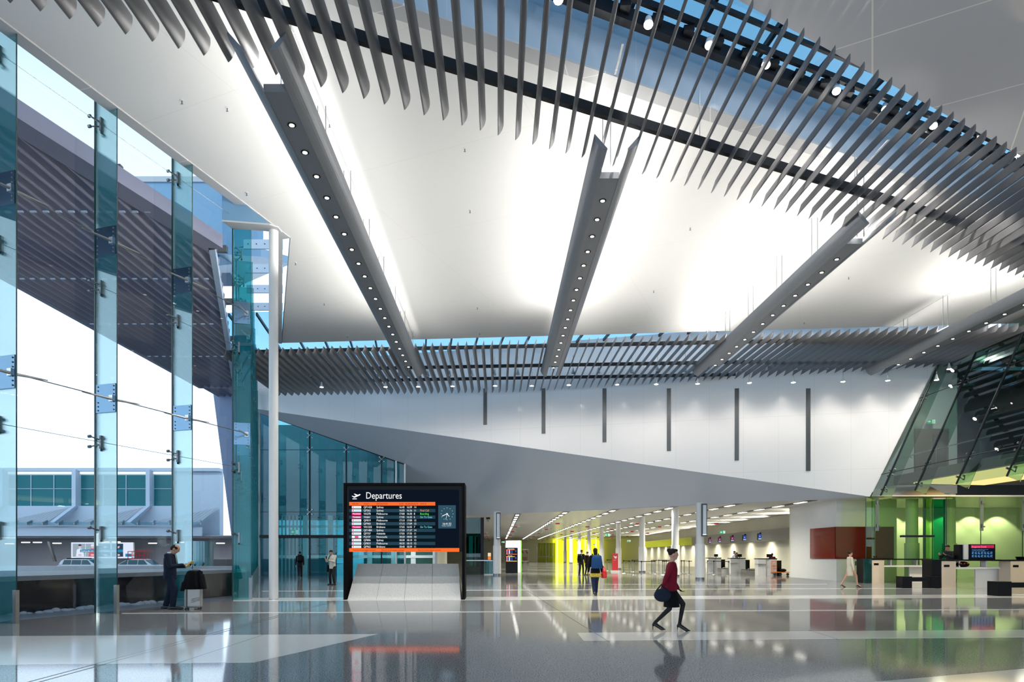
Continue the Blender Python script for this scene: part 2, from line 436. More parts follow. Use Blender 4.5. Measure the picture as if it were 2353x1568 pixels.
# floor
fp = [(B1.x, B1.y, 0), (A.x, A.y, 0), (B2.x, B2.y, 0), (-24.5, 67, 0), (-24.5, 142, 0), (48, 142, 0), (48, -16, 0), (B1.x, -16, 0)]
struct('floor', MB().prism(fp, (0, 0, -.2)), M['floor'])
def inlay(name, pts):
    p = [fl(*q)+Vector((0, 0, .0)) for q in pts]
    struct(name, MB().prism(p, (0, 0, .0025)), M['inlay'])
inlay('trim_1', [(536, 1375), (2353, 1366.5), (2353, 1373.8), (536, 1382.3)])
inlay('trim_2', [(280, 1409), (2353, 1400.5), (2353, 1402.3), (280, 1411)])
inlay('trim_3', [(-60, 1463), (868, 1458), (584, 1523), (-60, 1529.5)])
inlay('trim_4', [(1326, 1455), (2420, 1447.5), (2420, 1464.5), (1341, 1473)])
inlay('trim_5', [(2011, 1568), (2420, 1532), (2420, 1640), (1400, 1640)])
inlay('trim_6', [(602, 1358.4), (2353, 1350.5), (2353, 1351.7), (602, 1359.8)])
inlay('trim_7', [(1213, 1342.8), (1900, 1342.4), (1900, 1343.6), (1213, 1344)])
j = MB()
for dx in (0, .13):
    a, b = Vector((-5.54+dx, 7, .002)), Vector((-5.30+dx, 22.3, .002))
    j.box((0, 0, 0), (0, 0, 0)); j.prism([a, b, b+Vector((.012, 0, 0)), a+Vector((.012, 0, 0))], (0, 0, .002))
for a, b in (((1365, 1455), (1396, 1474)), ((1190, 1345), (1365, 1455)), ((1858, 1449), (1925, 1470)), ((610, 1458+65*.0), (395, 1529))):
    a, b = fl(*a)+Vector((0, 0, .0027)), fl(*b)+Vector((0, 0, .0027))
    j.prism([a, b, b+Vector((.012, 0, 0)), a+Vector((.012, 0, 0))], (0, 0, .001))
struct('trim_8', j, M['joint'])

# main ceiling (white sail between the two skylight slots)
ZC = 12.8
SC = [Vector((-11.8, 10.1, ZC)), Vector((-7.41, 24.3, ZC)), Vector((-11.6, 36.5, ZC)), Vector((26.5, 33.3, ZC)), Vector((26.5, 27.1, ZC))]
struct('ceiling', MB().prism(SC, (0, 0, .5)), M['ceil'])
# perimeter trim round the ceiling edge
def band(p, q, w, z0, z1, mb):
    d = (q-p).normalized(); n = Vector((d.y, -d.x, 0))*w
    mb.prism([Vector((p.x, p.y, z0)), Vector((q.x, q.y, z0)), Vector((q.x, q.y, z0))+n, Vector((p.x, p.y, z0))+n], (0, 0, z1-z0))
tb = MB()
band(SC[1], SC[0], .34, ZC-.04, ZC+.9, tb); band(SC[2], SC[1]+Vector((-.3, .05, 0)), .40, ZC-.04, ZC+.9, tb)
struct('trim_9', tb, M['trim'])
tb = MB(); band(SC[0], SC[4], .42, ZC-.03, ZC+.02, tb)
struct('trim_10', tb, M['trim'])
# near slot: reveal above the ceiling edge, its colour tinted sky blue
def Lx(y0, x, z): return Vector((x, y0+.443*x, z))
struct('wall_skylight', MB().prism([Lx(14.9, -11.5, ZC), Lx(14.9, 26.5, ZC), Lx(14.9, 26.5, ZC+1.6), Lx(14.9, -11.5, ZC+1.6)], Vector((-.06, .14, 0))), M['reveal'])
struct('ceiling_near', MB().prism([Vector((x, 11.23+.549*x, ZC)) for x in (-16, 30)]+[Vector((30, -16, ZC)), Vector((-16, -16, ZC))], (0, 0, .4)), M['gloss'])
# gap closers on top of the roof
struct('roof_slab', MB().prism([Vector((26.4, 25, ZC+.02)), Vector((26.4, 34, ZC+.02)), Vector((48, 34, ZC+.02)), Vector((48, -16, ZC+.02)), Vector((30, -16, ZC+.02)), Vector((30, 27.7, ZC+.02))], (0, 0, .3)), M['grey'])
# facade head soffit at the corner over the round column
_c = [atz(510, 509, 12.18), atz(535, 527, 12.18), atz(588, 529.5, 12.18), atz(648, 535, 12.18), atz(640, 524, 12.18), atz(620, 517.5, 12.18)]
struct('trim_11', MB().prism(_c, (0, 0, .05)), M['trim'])
struct('wall_facade_head', MB().prism([_c[0]+Vector((0, 0, .05)), _c[5]+Vector((0, 0, .05)), _c[0]+Vector((0, 0, 1.12))], (0, .05, 0)), M['skyshade'])

# skylight glazing with steel bars
def skylight(name, pa, pb, w, z, n, label_no):
    p, q = Vector(pa), Vector(pb)
    mb = MB(); mb.prism([p, q, q+Vector((0, w, 0)), p+Vector((0, w, 0))], (0, 0, .02))
    o = struct(name, mb, M['paneblue'])
    bars = MB()
    for i in range(n+1):
        a = p.lerp(q, i/n)-Vector((0, 0, .16)); b = a+Vector((-w*.12, w, 0))
        bars.prism([a, b, b+Vector((.09, 0, 0)), a+Vector((.09, 0, 0))], (0, 0, .15))
    bars.build('glazing_bar', M['dark'], o)
skylight('window_1', (-16, 2.2, 14.42), (30, 27.0, 14.42), 6.0, 14.42, 26, 1)
skylight('window_2', (-17, 35.6, 14.0), (26, 32.2, 14.0), 10.5, 14.0, 29, 2)

# high white wall with six slots
wall = [(-17.2, WY(-17.2), 11.35), (19.6, WY(19.6), 4.53), (23.3, WY(23.3), 11.6), (23.3, WY(23.3), 14), (-17.2, WY(-17.2), 14)]
wd = Vector((.2512, .968, 0))*.25
struct('wall_back', MB().prism(wall, wd), M['wallw'])
for i, (x, yb) in enumerate([(1115, 977), (1249, 997), (1389, 1017), (1537, 1037), (1693, 1059), (1857, 1083)]):
    k = (x-CX)/F; Y = 41.09/(1+.2595*k); X = k*Y
    zb = EH+(CY-yb)*Y/F; zt = EH+(CY-893)*Y/F
    dx = Vector((.968, -.2512, 0)); o0 = Vector((X, Y, 0))-Vector((.2512, .968, 0))*.012
    g = thing('wall_grille', ['leftmost and shortest vertical grille let into the high white wall', 'second vertical grille from the left in the high white wall', 'third vertical grille from the left in the high white wall',
               'fourth vertical grille from the left in the high white wall', 'fifth vertical grille from the left in the high white wall', 'rightmost and longest vertical grille let into the high white wall'][i], 'grille', (X, Y, zb), 'vertical grilles in the white wall')
    fr = MB(); w = .115
    a, b = o0-dx*w, o0+dx*w
    def pz(p, z): return Vector((p.x, p.y, z))
    fr.prism([pz(a, zb), pz(b, zb), pz(b, zt), pz(a, zt)], Vector((-.2512, -.968, 0))*.012)
    fr.build('backing', M['grey'], g)
    sl = MB()
    for m in range(5):
        c = o0-dx*(w-.03)+dx*(2*w-.06)*m/4-Vector((.2512, .968, 0))*.03
        sl.box((c.x-.006, c.y-.012, zb+.02), (c.x+.006, c.y+.012, zt-.02))
    z = zb+.25
    while z < zt: sl.tube(pz(a, z)-Vector((.25, .97, 0))*.03, pz(b, z)-Vector((.25, .97, 0))*.03, .012, n=4); z += .45
    sl.build('slats', M['gun'], g)

# sloping soffit under the wall
G1, G2 = at(597, 948, 47.6), at(931, 1067, 47.6)
P1, P2 = Vector((-17.2, WY(-17.2), 11.35)), Vector((19.6, 36.0, 4.53))
L1, L0 = Vector((-2.6, 53.5, 4.5)), Vector((-7.3, 55.5, 4.6))
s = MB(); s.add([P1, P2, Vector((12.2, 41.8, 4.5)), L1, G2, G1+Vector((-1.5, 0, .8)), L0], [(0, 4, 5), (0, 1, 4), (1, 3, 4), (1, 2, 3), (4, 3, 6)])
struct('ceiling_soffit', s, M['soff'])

# ------------------------------------------------------------------ left glass wall under the soffit
tw = MB()
poly = [at(597, 1330, 47.6), at(931, 1330, 47.6), at(931, 1067, 47.6), at(597, 948, 47.6)]
for p in poly[:2]: p.z = 0
tp = thing('glass_partition', 'tall teal glass wall with raked top edge below the grey soffit', 'glass wall', ((poly[0].x+poly[1].x)/2, 47.6, 0))
MB().prism([Vector((p.x, 47.6, p.z)) for p in poly], (0, .03, 0)).build('pane', M['teal'], tp)
def topz(x):
    return at(x, 948+(x-597)*(1067-948)/(931-597), 47.6).z
jm = MB()
for x in (712, 796, 877):
    X = (x-CX)*47.6/F; jm.box((X-.035, 47.5, 0), (X+.035, 47.62, topz(x)))
jm.prism([at(597, 948, 47.5), at(931, 1067, 47.5), at(931, 1069.5, 47.5), at(597, 950.5, 47.5)], (0, .1, 0))
for y, xa, xb in ((1034, 597, 836), (1177, 597, 931)):
    a, b = at(xa, y, 47.55), at(xb, y, 47.55); jm.box((a.x, 47.55, a.z-.012), (b.x, 47.6, a.z+.012))
jm.build('joint', M['dark'], tp)
tr = MB(); a, b = at(597, 1230, 47.3), at(792, 1237, 47.3); tr.box((a.x, 47.2, b.z), (b.x+7, 47.5, a.z)); tr.build('transom', M['dark'], tp)
em_ = MB()
for x in (911, 931):
    X = (x-CX)*47.6/F; em_.box((X-.05, 47.4, 0), (X+.05, 47.6, topz(x)))
X = (597-CX)*47.6/F; em_.box((X-.06, 47.4, 0), (X+.06, 47.6, topz(597)))
em_.build('white_post', M['white'], tp)
def spider4(mb, c, s=.16):
    c = Vector(c)
    for sx in (-1, 1):
        for sz in (-1, 1):
            p = c+Vector((sx*s, -.02, sz*s)); mb.tube(c+Vector((0, -.06, 0)), p, .014, n=6); mb.tube(p+Vector((0, -.03, 0)), p+Vector((0, .03, 0)), .035, n=8)
sp = MB()
for x, y in ((712, 1001), (712, 1034), (796, 1034), (877, 1056), (712, 1177), (796, 1177)): spider4(sp, at(x, y, 47.5))
sp.build('spider_fitting', M['steel'], tp)

# room beyond that glass: far glazed wall with pale mullions and a long window with blinds
zr = MB(); zr.box((-23.5, 66, 4.8), (-4, 66.3, 14)); struct('wall_far_left', zr, pr('muted_teal_grey_wall', (.22, .34, .38), .5))
struct('wall_inner_left', MB().prism([(-17.2, 47.9, 0), (-17.0, 47.9, 0), (-23.3, 66, 0), (-23.5, 66, 0)], (0, 0, 11)), M['teal'])
zw = MB(); zw.box((-22, 62, 0), (-5.2, 62.02, 5.0))
o = struct('window_3', zw, M['teal'])
mu = MB()
x = 640.0
while x < 700: X = (x-CX)*62/F; mu.box((X-.05, 61.85, 0), (X+.05, 62.0, 5)); x += 8.6
for x in (702, 760, 800, 850, 905, 950, 1000): X = (x-CX)*62/F; mu.box((X-.22, 61.85, 0), (X+.22, 62.0, 5))
mu.box((-22, 61.8, 1.15), (-5.2, 61.95, 1.4)); mu.box((-22, 61.8, 3.9), (-5.2, 61.95, 4.1))
mu.build('window_frame', M['white'], o)
bl = MB()
for a, b in ((708, 727), (733, 748), (753, 763), (770, 776)):
    z = 1.6
    while z < 4.9: bl.box(((a-CX)*61.7/F, 61.7, z), ((b-CX)*61.7/F, 61.72, z+.05)); z += .12
bl.build('blind', M['conc'], o)
struct('wall_lobby', MB().box((-5.2, 55.6, 0), (-5.0, 66, 4.6)).box((-7.3, 55.5, 4.5), (-2.7, 57, 5)), M['white'])
# exit sign box
def exit_sign(loc, s=1.0, arrow=-1, label='', yaw=0, group=None):
    t = thing('exit_sign', label, 'exit sign', loc, group); x, y, z = loc
    w, h = .38*s, .19*s
    MB().box((x-w, y, z), (x+w, y+.05, z+2*h)).build('case', M['white'], t)
    f = MB(); f.add([(x-w*.97, y-.002, z+h*.06), (x+w*.97, y-.002, z+h*.06), (x+w*.97, y-.002, z+h*1.94), (x-w*.97, y-.002, z+h*1.94)], [(0, 1, 2, 3)])
    fc = f.build('face', E_EXG, t)
    g = MB(); cx = x-w*.5
    def Q(a, b): return (cx+a*h*arrow*-1, y-.005, z+h+b*h)
    g.add([Q(-.75, 0), Q(0, -.6), Q(0, .6)], [(0, 1, 2), (2, 1, 0)]); g.add([Q(0, -.22), Q(.7, -.22), Q(.7, .22), Q(0, .22)], [(0, 1, 2, 3), (3, 2, 1, 0)])
    r = lambda a, b: (x+w*.5+a*h, y-.005, z+h+b*h)
    g.add([r(-.6, -.85), r(.75, -.85), r(.75, .85), r(-.6, .85)], [(0, 1, 2, 3)])
    g.build('arrow_pictogram', E_WHITE, fc)
    m = MB(); n = lambda a, b: (x+w*.5+a*h, y-.008, z+h+b*h)
    m.ball(n(.15, .55), .12*h, .004, .12*h, 5, 8)
    m.add([n(-.05, .4), n(.15, .35), n(.2, -.1), n(.55, -.35), n(.45, -.5), n(.05, -.2), n(-.2, -.7), n(-.4, -.65), n(-.1, -.1)], [tuple(range(9)), tuple(range(8, -1, -1))])
    m.build('running_figure', E_EXG, fc)
exit_sign(tuple(at(677.5, 1228, 60)), 1.0, -1, 'green exit sign seen through the teal glass wall left of the departures board')

# ------------------------------------------------------------------ check-in hall
HZ = 4.55
struct('ceiling_hall', MB().prism([(-7.3, 55.6, HZ), (-2.6, 53.5, HZ), (12.2, 41.8, HZ), (19.6, 36.0, HZ), (48, 36, HZ), (48, 142, HZ), (-12, 142, HZ), (-12, 62.2, HZ), (-5.1, 62.2, HZ)], (0, 0, .06)), M['hallceil'])
struct('wall_hall_end', MB().box((-12, 140, 0), (48, 140.3, HZ)), M['cream'])
struct('wall_hall_left', MB().box((-12.3, 62.2, 0), (-12, 140, HZ)), M['cream'])
wx = lambda y: 22.3+.028*(y-52.5)
struct('wall_check_in', MB().prism([(wx(44), 44, 0), (wx(140), 140, 0), (wx(140)+.3, 140, 0), (wx(44)+.3, 44, 0)], (0, 0, HZ)), M['cream'])
bk = MB(); bk.prism([(wx(44)-.9, 44, 2.54), (wx(112)-.9, 112, 2.54), (wx(112)+.02, 112, 2.54), (wx(44)+.02, 44, 2.54)], (0, 0, .92))
struct('trim_12', bk, M['grey'])
MBy = MB().prism([(wx(78)-.93, 78, 2.52), (wx(111)-.93, 111, 2.52), (wx(111)-.9, 111, 2.52), (wx(78)-.9, 78, 2.52)], (0, 0, .95))
struct('trim_13', MBy, pr('lime_yellow_glass_band', (.42, .48, .02), .2))
# yellow light wall
yw = thing('light_wall', 'glowing yellow wall of upright light tubes at the far end of the check-in hall', 'light wall', (15, 139, 0))
MB().box((11.1, 139.2, 0), (21.3, 139.9, 4.5)).build('backing', E_YEL, yw)
for i, X in enumerate((11.9, 13.3, 14.9, 16.6, 17.6, 18.6, 19.8, 20.8)):
    MB().tube((X, 139.05, .05), (X, 139.05, 4.45), .16, n=8).build('light_tube', E_YEL2, yw)
gp = thing('glass_screen', 'olive yellow glass screen left of the glowing yellow wall', 'glass screen', (9.4, 128, 0))
MB().box((7.2, 128, 0), (10.6, 128.05, 3.6)).build('pane', glass('olive_yellow_glass', (.62, .66, .12), .5, .25, (.5, .52, .05)), gp)
MB().box((7.2, 127.9, 1.0), (10.6, 127.95, 1.06)).box((7.2, 127.9, 0), (7.28, 128, 3.6)).box((8.9, 127.9, 0), (8.95, 128, 3.6)).build('rail', M['gun'], gp)

# ceiling light strips of the hall
def strip_label(i):
    return ['leftmost recessed light strip in the check-in hall ceiling', 'second recessed light strip from the left in the hall ceiling', 'third recessed light strip from the left in the hall ceiling',
            'fourth recessed light strip from the left in the hall ceiling', 'fifth recessed light strip from the left in the hall ceiling', 'rightmost recessed light strip in the check-in hall ceiling'][i]
for i, X in enumerate((1.44, 4.87, 7.98, 11.3, 14.5, 17.8)):
    y0 = 53.5-.788*(X+2.6)+1.2
    t = thing('ceiling_light_strip', strip_label(i), 'ceiling light', (X, y0, HZ), 'recessed light strips in the hall ceiling')
    MB().box((X-.24, y0, HZ-.012), (X+.24, 138, HZ-.002)).build('slot', M['dark'], t)
    y = y0+1.0; k = 0
    while y < 137:
        MB().box((X-.13, y, HZ-.03), (X+.13, y+1.3, HZ-.012)).build('lamp', E_STRIP, t); y += 3.2; k += 1
# hanging red row markers on pale glass plates
proto = None
for k in range(12):
    Y = 58.7+6.75*k
    for X in ((5.05, 11.95, 18.7, -1.8) if k % 2 == 0 else (1.6, 8.5, 15.4)):
        if X < 0 and k < 4: continue
        if proto is None:
            proto = thing('hanging_marker', 'pale glass plate with small red box hanging under the hall ceiling', 'hanging sign', (0, 0, 0), 'red and glass markers hung in the check-in hall')
            MB().box((-.46, -1.2, .06), (.46, 1.2, .075)).build('glass_plate', pr('pale_green_white_plate', (.80, .88, .80), .3), proto)
            MB().box((-.18, -.1, -.04), (.18, .0, .06)).build('red_box', M['redm'], proto)
            w = MB()
            for sx in (-.4, .4): w.tube((sx, 0, .07), (sx, 0, .44), .006, n=4)
            w.build('wire', M['steel'], proto); proto.location = (X, Y, 4.1)
        else: dup(proto, (X, Y, 4.1))

# ------------------------------------------------------------------ columns
def column(loc, r, h, label, sleeve=0, group=None, panel=0):
    x, y, z = loc; t = thing('column', label, 'column', loc, group)
    if not sleeve:
        MB().tube((x, y, 0), (x, y, h), r, n=40).build('shaft', M['colw'], t, smooth=False)
        MB().lathe([(r*1.04, 0), (r*1.04, .02)], (x, y, 0), 40).build('base_ring', M['steel'], t)
    else:
        MB().tube((x, y, 2.0), (x, y, h), r, n=32).build('shaft', M['colw'], t)
        MB().lathe([(sleeve, .12), (sleeve, 2.1), (r, 2.1)], (x, y, 0), 32).build('sleeve', M['white'], t)
        MB().lathe([(sleeve*.94, 0), (sleeve*.94, .12)], (x, y, 0), 32).build('foot_ring', M['gun'], t)
        if panel:
            o = MB().box((x+panel*.0-.14+.14*panel, y-sleeve-.1, 2.55), (x+.16+.14*panel, y-sleeve+.12, h-.08)).build('air_diffuser', M['dgrey'], t)
            g = MB()
            for i in range(6): g.box((x-.08+.14*panel+i*.034, y-sleeve-.115, 2.72), (x-.065+.14*panel+i*.034, y-sleeve-.1, h-.16))
            g.box((x-.1+.14*panel, y-sleeve-.115, 2.62), (x+.12+.14*panel, y-sleeve-.1, 2.70))
            g.build('diffuser_slats', M['steel'], o)
    return t
column((-7.44, 22.55, 0), .15, 12.2, 'very tall slim pale round column beside the glass facade corner')
column((11.95, 40.5, 0), .235, 4.55, 'white round column with sleeve and diffuser box nearest the check-in desks', .285, 'round columns of the check-in hall', 1)
column((-.12, 48.2, 0), .235, 4.5, 'white round column with sleeve and diffuser box right of the departures board', .285, 'round columns of the check-in hall', .6)
cols = [45.8, 56.4, 67.6, 78.6, 89.5, 100.4, 112, 122]
names = ['white round column behind the walking woman in red', 'white round column right of the red airline kiosk', 'white round column just behind the red airline kiosk', 'white round column in front of the yellow glow, rightmost there',
         'white round column behind the blue backpack, against yellow', 'white round column against yellow above the two men in suits', 'white round column on yellow, second from its left end', 'farthest white round column, at the left of the yellow glow']
for Y, n in zip(cols, names): column((11.85, Y, 0), .235, HZ, n, .285, 'round columns of the check-in hall')

# ------------------------------------------------------------------ white partition with the red glass band
pw = MB(); pw.box((19.0, 38.4, 0), (19.3, 44.4, HZ)); struct('wall_partition', pw, M['white'])
struct('wall_partition_front', MB().box((19.3, 38.4, 0), (22.4, 38.7, HZ)), M['cream'])
rb = thing('red_glass_band', 'big dark red glossy glass band wrapped round the corner of the white wall', 'wall panel', (19, 38.4, 1.23))
MB().box((18.93, 38.34, 1.23), (18.99, 41.5, 3.04)).build('side_panel', M['red'], rb)
MB().box((18.93, 38.33, 1.23), (22.2, 38.39, 3.04)).build('front_panel', M['red'], rb)
MB().box((20.05, 38.38, .86), (20.12, 38.4, 1.1)).build('wall_switch', M['dgrey'], rb)
# ------------------------------------------------------------------ glass facades: fins, fittings, cables, panes
def fin_proto(w, h, mat, wp):
    """fin standing at the origin, pointing +X, glass plane at x=0, facade running along +Y"""
    t = thing('glass_fin', 'x', 'glass fin')
    MB().box((0.02, -.012, 0), (w, .012, h)).build('fin_glass', mat, t)
    MB().box((-.03, -.03, 0), (.015, .03, h)).build('front_edge', M['edge'], t)
    MB().box((w-.006, -.013, 0.6), (w+.004, .013, h)).build('inner_edge', M['edge'], t)
    MB().box((w-.07, -.04, 0), (w+.03, .04, .72)).build('base_shoe', M['steel'] if mat == M['fin'] else M['gun'], t)
    for z in (5.46, 9.45):
        p = MB().box((.03, -.024, z-.36), (w-.03, .024, z+.36)).build('patch_plate', M['plate'], t)
        b = MB()
        for sx in (.09, w-.09):
            for i in range(7):
                if i != 3: b.tube((sx, -.045, z-.3+i*.1), (sx, .045, z-.3+i*.1), .018, n=8)
        b.build('bolt', M['gun'], p)
        r = MB(); r.tube((w-.12, -.06, z-.04), (w-.3, -.75, z+.0), .035, .014, 8); r.tube((w-.12, .06, z-.04), (w-.1, .8, z), .035, .014, 8); r.box((w-.2, -.07, z-.1), (w-.08, .07, z+.06))
        r.build('rod_clevis', M['steel'], p)
    for z in (2.04, 4.35, 8.3, 12.45):
        s = MB(); s.box((.16, -.05, z-.17), (.21, .05, z+.17))
        arms = ((-1, 1), (1, 1)) if z < 3 else ((-1, 1), (1, 1), (-1, -1), (1, -1))
        for sy, sz in arms:
            e = Vector((-.02, sy*.2, z+sz*.13)); s.tube((.18, 0, z+sz*.05), e+Vector((.05, 0, 0)), .022, .016, 6); s.tube(e+Vector((.07, 0, 0)), e, .04, n=8); s.ball((.18, 0, z-.2), .035, nu=5, nv=6)
        s.build('spider_fitting', M['gun'], t)
    return t
M['plate'] = pr('bright_steel_patch_plate', (.16, .26, .36), .15, 1)
a1 = math.atan2(N1.y, N1.x)
f1 = fin_proto(.69, 13.4, M['fin'], 0)
labs = ['tall teal glass fin cut by the left edge of the picture', 'tall teal glass fin left of the man in the suit, with two steel patch plates', 'tall teal glass fin directly behind the man in the suit']
for i, t_ in enumerate((7.8, 5.2, 2.6)):
    p = A-D1*t_
    o = f1 if i == 0 else dup(f1)
    o.location = p; o.rotation_euler.z = a1; o['label'] = labs[i]; o['group'] = 'glass fins of the left facade'
f2 = fin_proto(.56, 12.2, M['fin2'], 0)
a2 = math.atan2(N2.y, N2.x)
for i in range(11):
    p = A+D2*(2.6*i); o = f2 if i == 0 else dup(f2)
    o.location = p; o.rotation_euler.z = a2
    if i == 0: o['label'] = 'nearest teal glass fin at the facade corner left of the tall slim column'; o['group'] = 'glass fins receding behind the tall column'
    else: o['label'] = 'teal glass fin in the receding row behind the facade corner fin'; o['group'] = 'glass fins receding behind the tall column'
# cables and rods along the first facade
cl = {12.45: 'thin steel cable highest on the left glass facade', 9.45: 'upper steel tension rod across the left glass facade', 8.3: 'thin steel cable below the upper tension rod of the facade', 5.46: 'lower steel tension rod across the left glass facade', 4.35: 'lowest thin steel cable across the left glass facade'}
for z, lab in cl.items():
    off = N1*(.45 if z in (9.45, 5.46) else .19)
    r = .013 if z in (9.45, 5.46) else .007
    o = MB().tube(A-D1*26+off+Vector((0, 0, z)), A+off+Vector((0, 0, z)), r, n=8).build('tension_cable', M['gun'])
    tag(o, lab, 'cable', 'cables of the left facade')
# panes
n = 4
for i in range(7):
    p, q = A-D1*(2.6*(i+1)-.015), A-D1*(2.6*i+.015)
    zz = [0, 4.35, 8.3, 12.45, 13.4]
    mb = MB()
    for a, b in zip(zz, zz[1:]):
        mb.add([Vector((p.x, p.y, a+.01)), Vector((q.x, q.y, a+.01)), Vector((q.x, q.y, b-.01)), Vector((p.x, p.y, b-.01))], [(0, 1, 2, 3)])
    struct('window_%d' % n, mb, M['pane']); n += 1
for i in range(10):
    p, q = A+D2*(2.6*i+.015), A+D2*(2.6*(i+1)-.015)
    mb = MB(); mb.add([Vector((p.x, p.y, 0)), Vector((q.x, q.y, 0)), Vector((q.x, q.y, 12.2)), Vector((p.x, p.y, 12.2))], [(0, 1, 2, 3)])
    struct('window_%d' % n, mb, M['pane']); n += 1
# horizontal white beams seen behind the column at the top of the second facade
for i, (yy, lab) in enumerate(((561, 'uppermost and nearest pale beam with bolt holes behind the top of the tall column'), (617, 'second pale beam with bolt holes behind the tall column'), (664, 'third pale beam with bolt holes behind the tall column'), (704.5, 'lowest and farthest pale beam with bolt holes behind the tall column'))):
    Y = 13.35*F/(CY-yy); z = 14.85; xa, xb = -8.6-.3425*(Y-22.4), (649-CX)*Y/F
    t = thing('facade_beam', lab, 'beam', (xb, Y, z), 'pale horizontal beams behind the tall column')
    MB().box((xa, Y, z-.2), (xb, Y+.08, z+.2)).build('beam_web', M['bwhite'], t)
    h = MB()
    for k in range(6): h.tube((xa+.2+.36*k, Y-.03, z), (xa+.2+.36*k, Y, z), .022, n=8)
    h.build('bolt', M['dark'], t)

# ------------------------------------------------------------------ louvre blades
def blade_mesh(h=.34, lean=.12, bulge=.05, th=.045, name='blade', mat=None):
    P_ = []
    n = 8
    nx, nz = h/math.hypot(h, lean), -lean/math.hypot(h, lean)
    for i in range(n+1):
        t = i/n; w = bulge*4*t*(1-t)+.006
        P_.append((lean*t+nx*w, h*t+nz*w))
    for i in range(n, -1, -1):
        t = i/n; w = (bulge-th)*4*t*(1-t)
        P_.append((lean*t+nx*w-.004, h*t+nz*w))
    mb = MB(); m = len(P_)
    v = [(x, 0, z) for x, z in P_]+[(x, 1, z) for x, z in P_]
    fs = [tuple(range(m)), tuple(range(2*m-1, m-1, -1))]+[((i+1) % m, i, i+m, (i+1) % m+m) for i in range(m)]
    mb.add(v, fs)
    me = mb.mesh(name, mat)
    me.polygons.foreach_set('use_smooth', [False, False]+[True]*m)
    return me
bme = blade_mesh(mat=M['blade'])
ZB = EH+9.5
def blade(me, name, x, y0, y1, z, par):
    o = bpy.data.objects.new(name, me); C.objects.link(o); o.location = (x, y0, z); o.scale = (1, y1-y0, 1); attach(o, par); return o
near = thing('louvre_screen', 'near louvre screen of big curved grey blades hung across the top of the picture', 'louvre screen', (4, 17, ZB+.4))
x = -10.42
while x < 18.5:
    blade(bme, 'louvre_blade', x, max(2.0, 9.68+.549*x), 15.48+.442*x, ZB, near); x += .4
far = thing('louvre_screen', 'far louvre screen of thin grey blades above the slotted white wall', 'louvre screen', (4, 36, ZB+.4))
x = -13.2
while x < 24.6:
    blade(bme, 'louvre_blade', x, 31.35-.105*x, min(WY(x)-.75, 40.35-.06*(x+3)), ZB, far); x += .4
def rail(p, q, w, h, t, mat='dark', rods=()):
    p, q = Vector(p), Vector(q); d = (q-p).normalized(); nn = Vector((-d.y, d.x, 0))*w/2
    MB().prism([p-nn, q-nn, q+nn, p+nn], (0, 0, h)).build('carrier_rail', M[mat], t)
    if rods:
        r = MB()
        for k in rods: c = p.lerp(q, k); r.tube(c+Vector((0, 0, h)), Vector((c.x, c.y, ZC)), .01, n=6)
        r.build('hanger', M['steel'], t)
rail((-11, 14.35-.443*11, ZB+.36), (19.5, 14.35+.443*19.5, ZB+.36), .13, .22, near, rods=(.2, .36, .52, .68, .84))
rail((-13.5, 39.4, ZB+.36), (25, 37.0, ZB+.36), .1, .16, far)
rail((-13.5, 36.9, ZB+.36), (25, 34.5, ZB+.36), .1, .16, far)
rail((-13.5, 33.6, ZB+.36), (25, 31.0, ZB+.36), .1, .16, far)
# black spot-light beam in the near slot
t = thing('lighting_beam', 'long black beam along the near skylight carrying the bright spotlights', 'beam', (5, 16.4, 13.5))
for dy, z, w, h, nm in ((14.15, 13.5, .22, .30, 'main_bar'), (13.75, 13.72, .10, .14, 'upper_tube'), (13.35, 13.95, .08, .10, 'cable_tray')):
    p, q = Lx(dy, -11, z), Lx(dy, 27, z); nn = Vector((-.405, .914, 0))*w/2
    MB().prism([p-nn, q-nn, q+nn, p+nn], (0, 0, h)).build(nm, M['dark'], t)
st = MB()
for i in range(46):
    c = Lx(13.95, -10+.8*i, 13.6); st.box((c.x-.12, c.y-.16, c.z), (c.x+.12, c.y+.16, c.z+.12))
st.build('bracket', M['dark'], t)
# nine bright spotlights
spots = [(1283, 0), (1490, 57), (1630, 105), (1760, 150), (1922, 210), (2035, 252), (2145, 290), (2243, 323), (2338, 355)]
ordn = ['cut by the top edge of the picture', 'second from the left', 'third from the left', 'fourth from the left', 'fifth, in the middle of the row', 'fourth from the right', 'third from the right', 'second from the right', 'at the right edge of the picture']
sp_pos = []
for i, (x, y) in enumerate(spots):
    k = (x-CX)/F; Y = 13.85/(1-.443*k); p = Vector((k*Y, Y, EH+(CY-y)*Y/F)); sp_pos.append(p)
    t = thing('spotlight', 'glaring spotlight under the near skylight beam, '+ordn[i], 'spotlight', tuple(p), 'glaring spotlights along the near skylight')
    d = ((Vector((0, 0, EH))-p).normalized()*.8+Vector((0, 0, -1))).normalized()
    MB().tube(p-d*.24, p-d*.005, .07, .105, 16).build('housing', M['white'], t)
    MB().tube(p-d*.006, p+d*.012, .09, n=16).build('lens', E_SPOT, t)
    MB().tube(p-d*.15, (p.x, p.y+.05, 13.62), .014, n=6).build('arm', M['steel'], t)

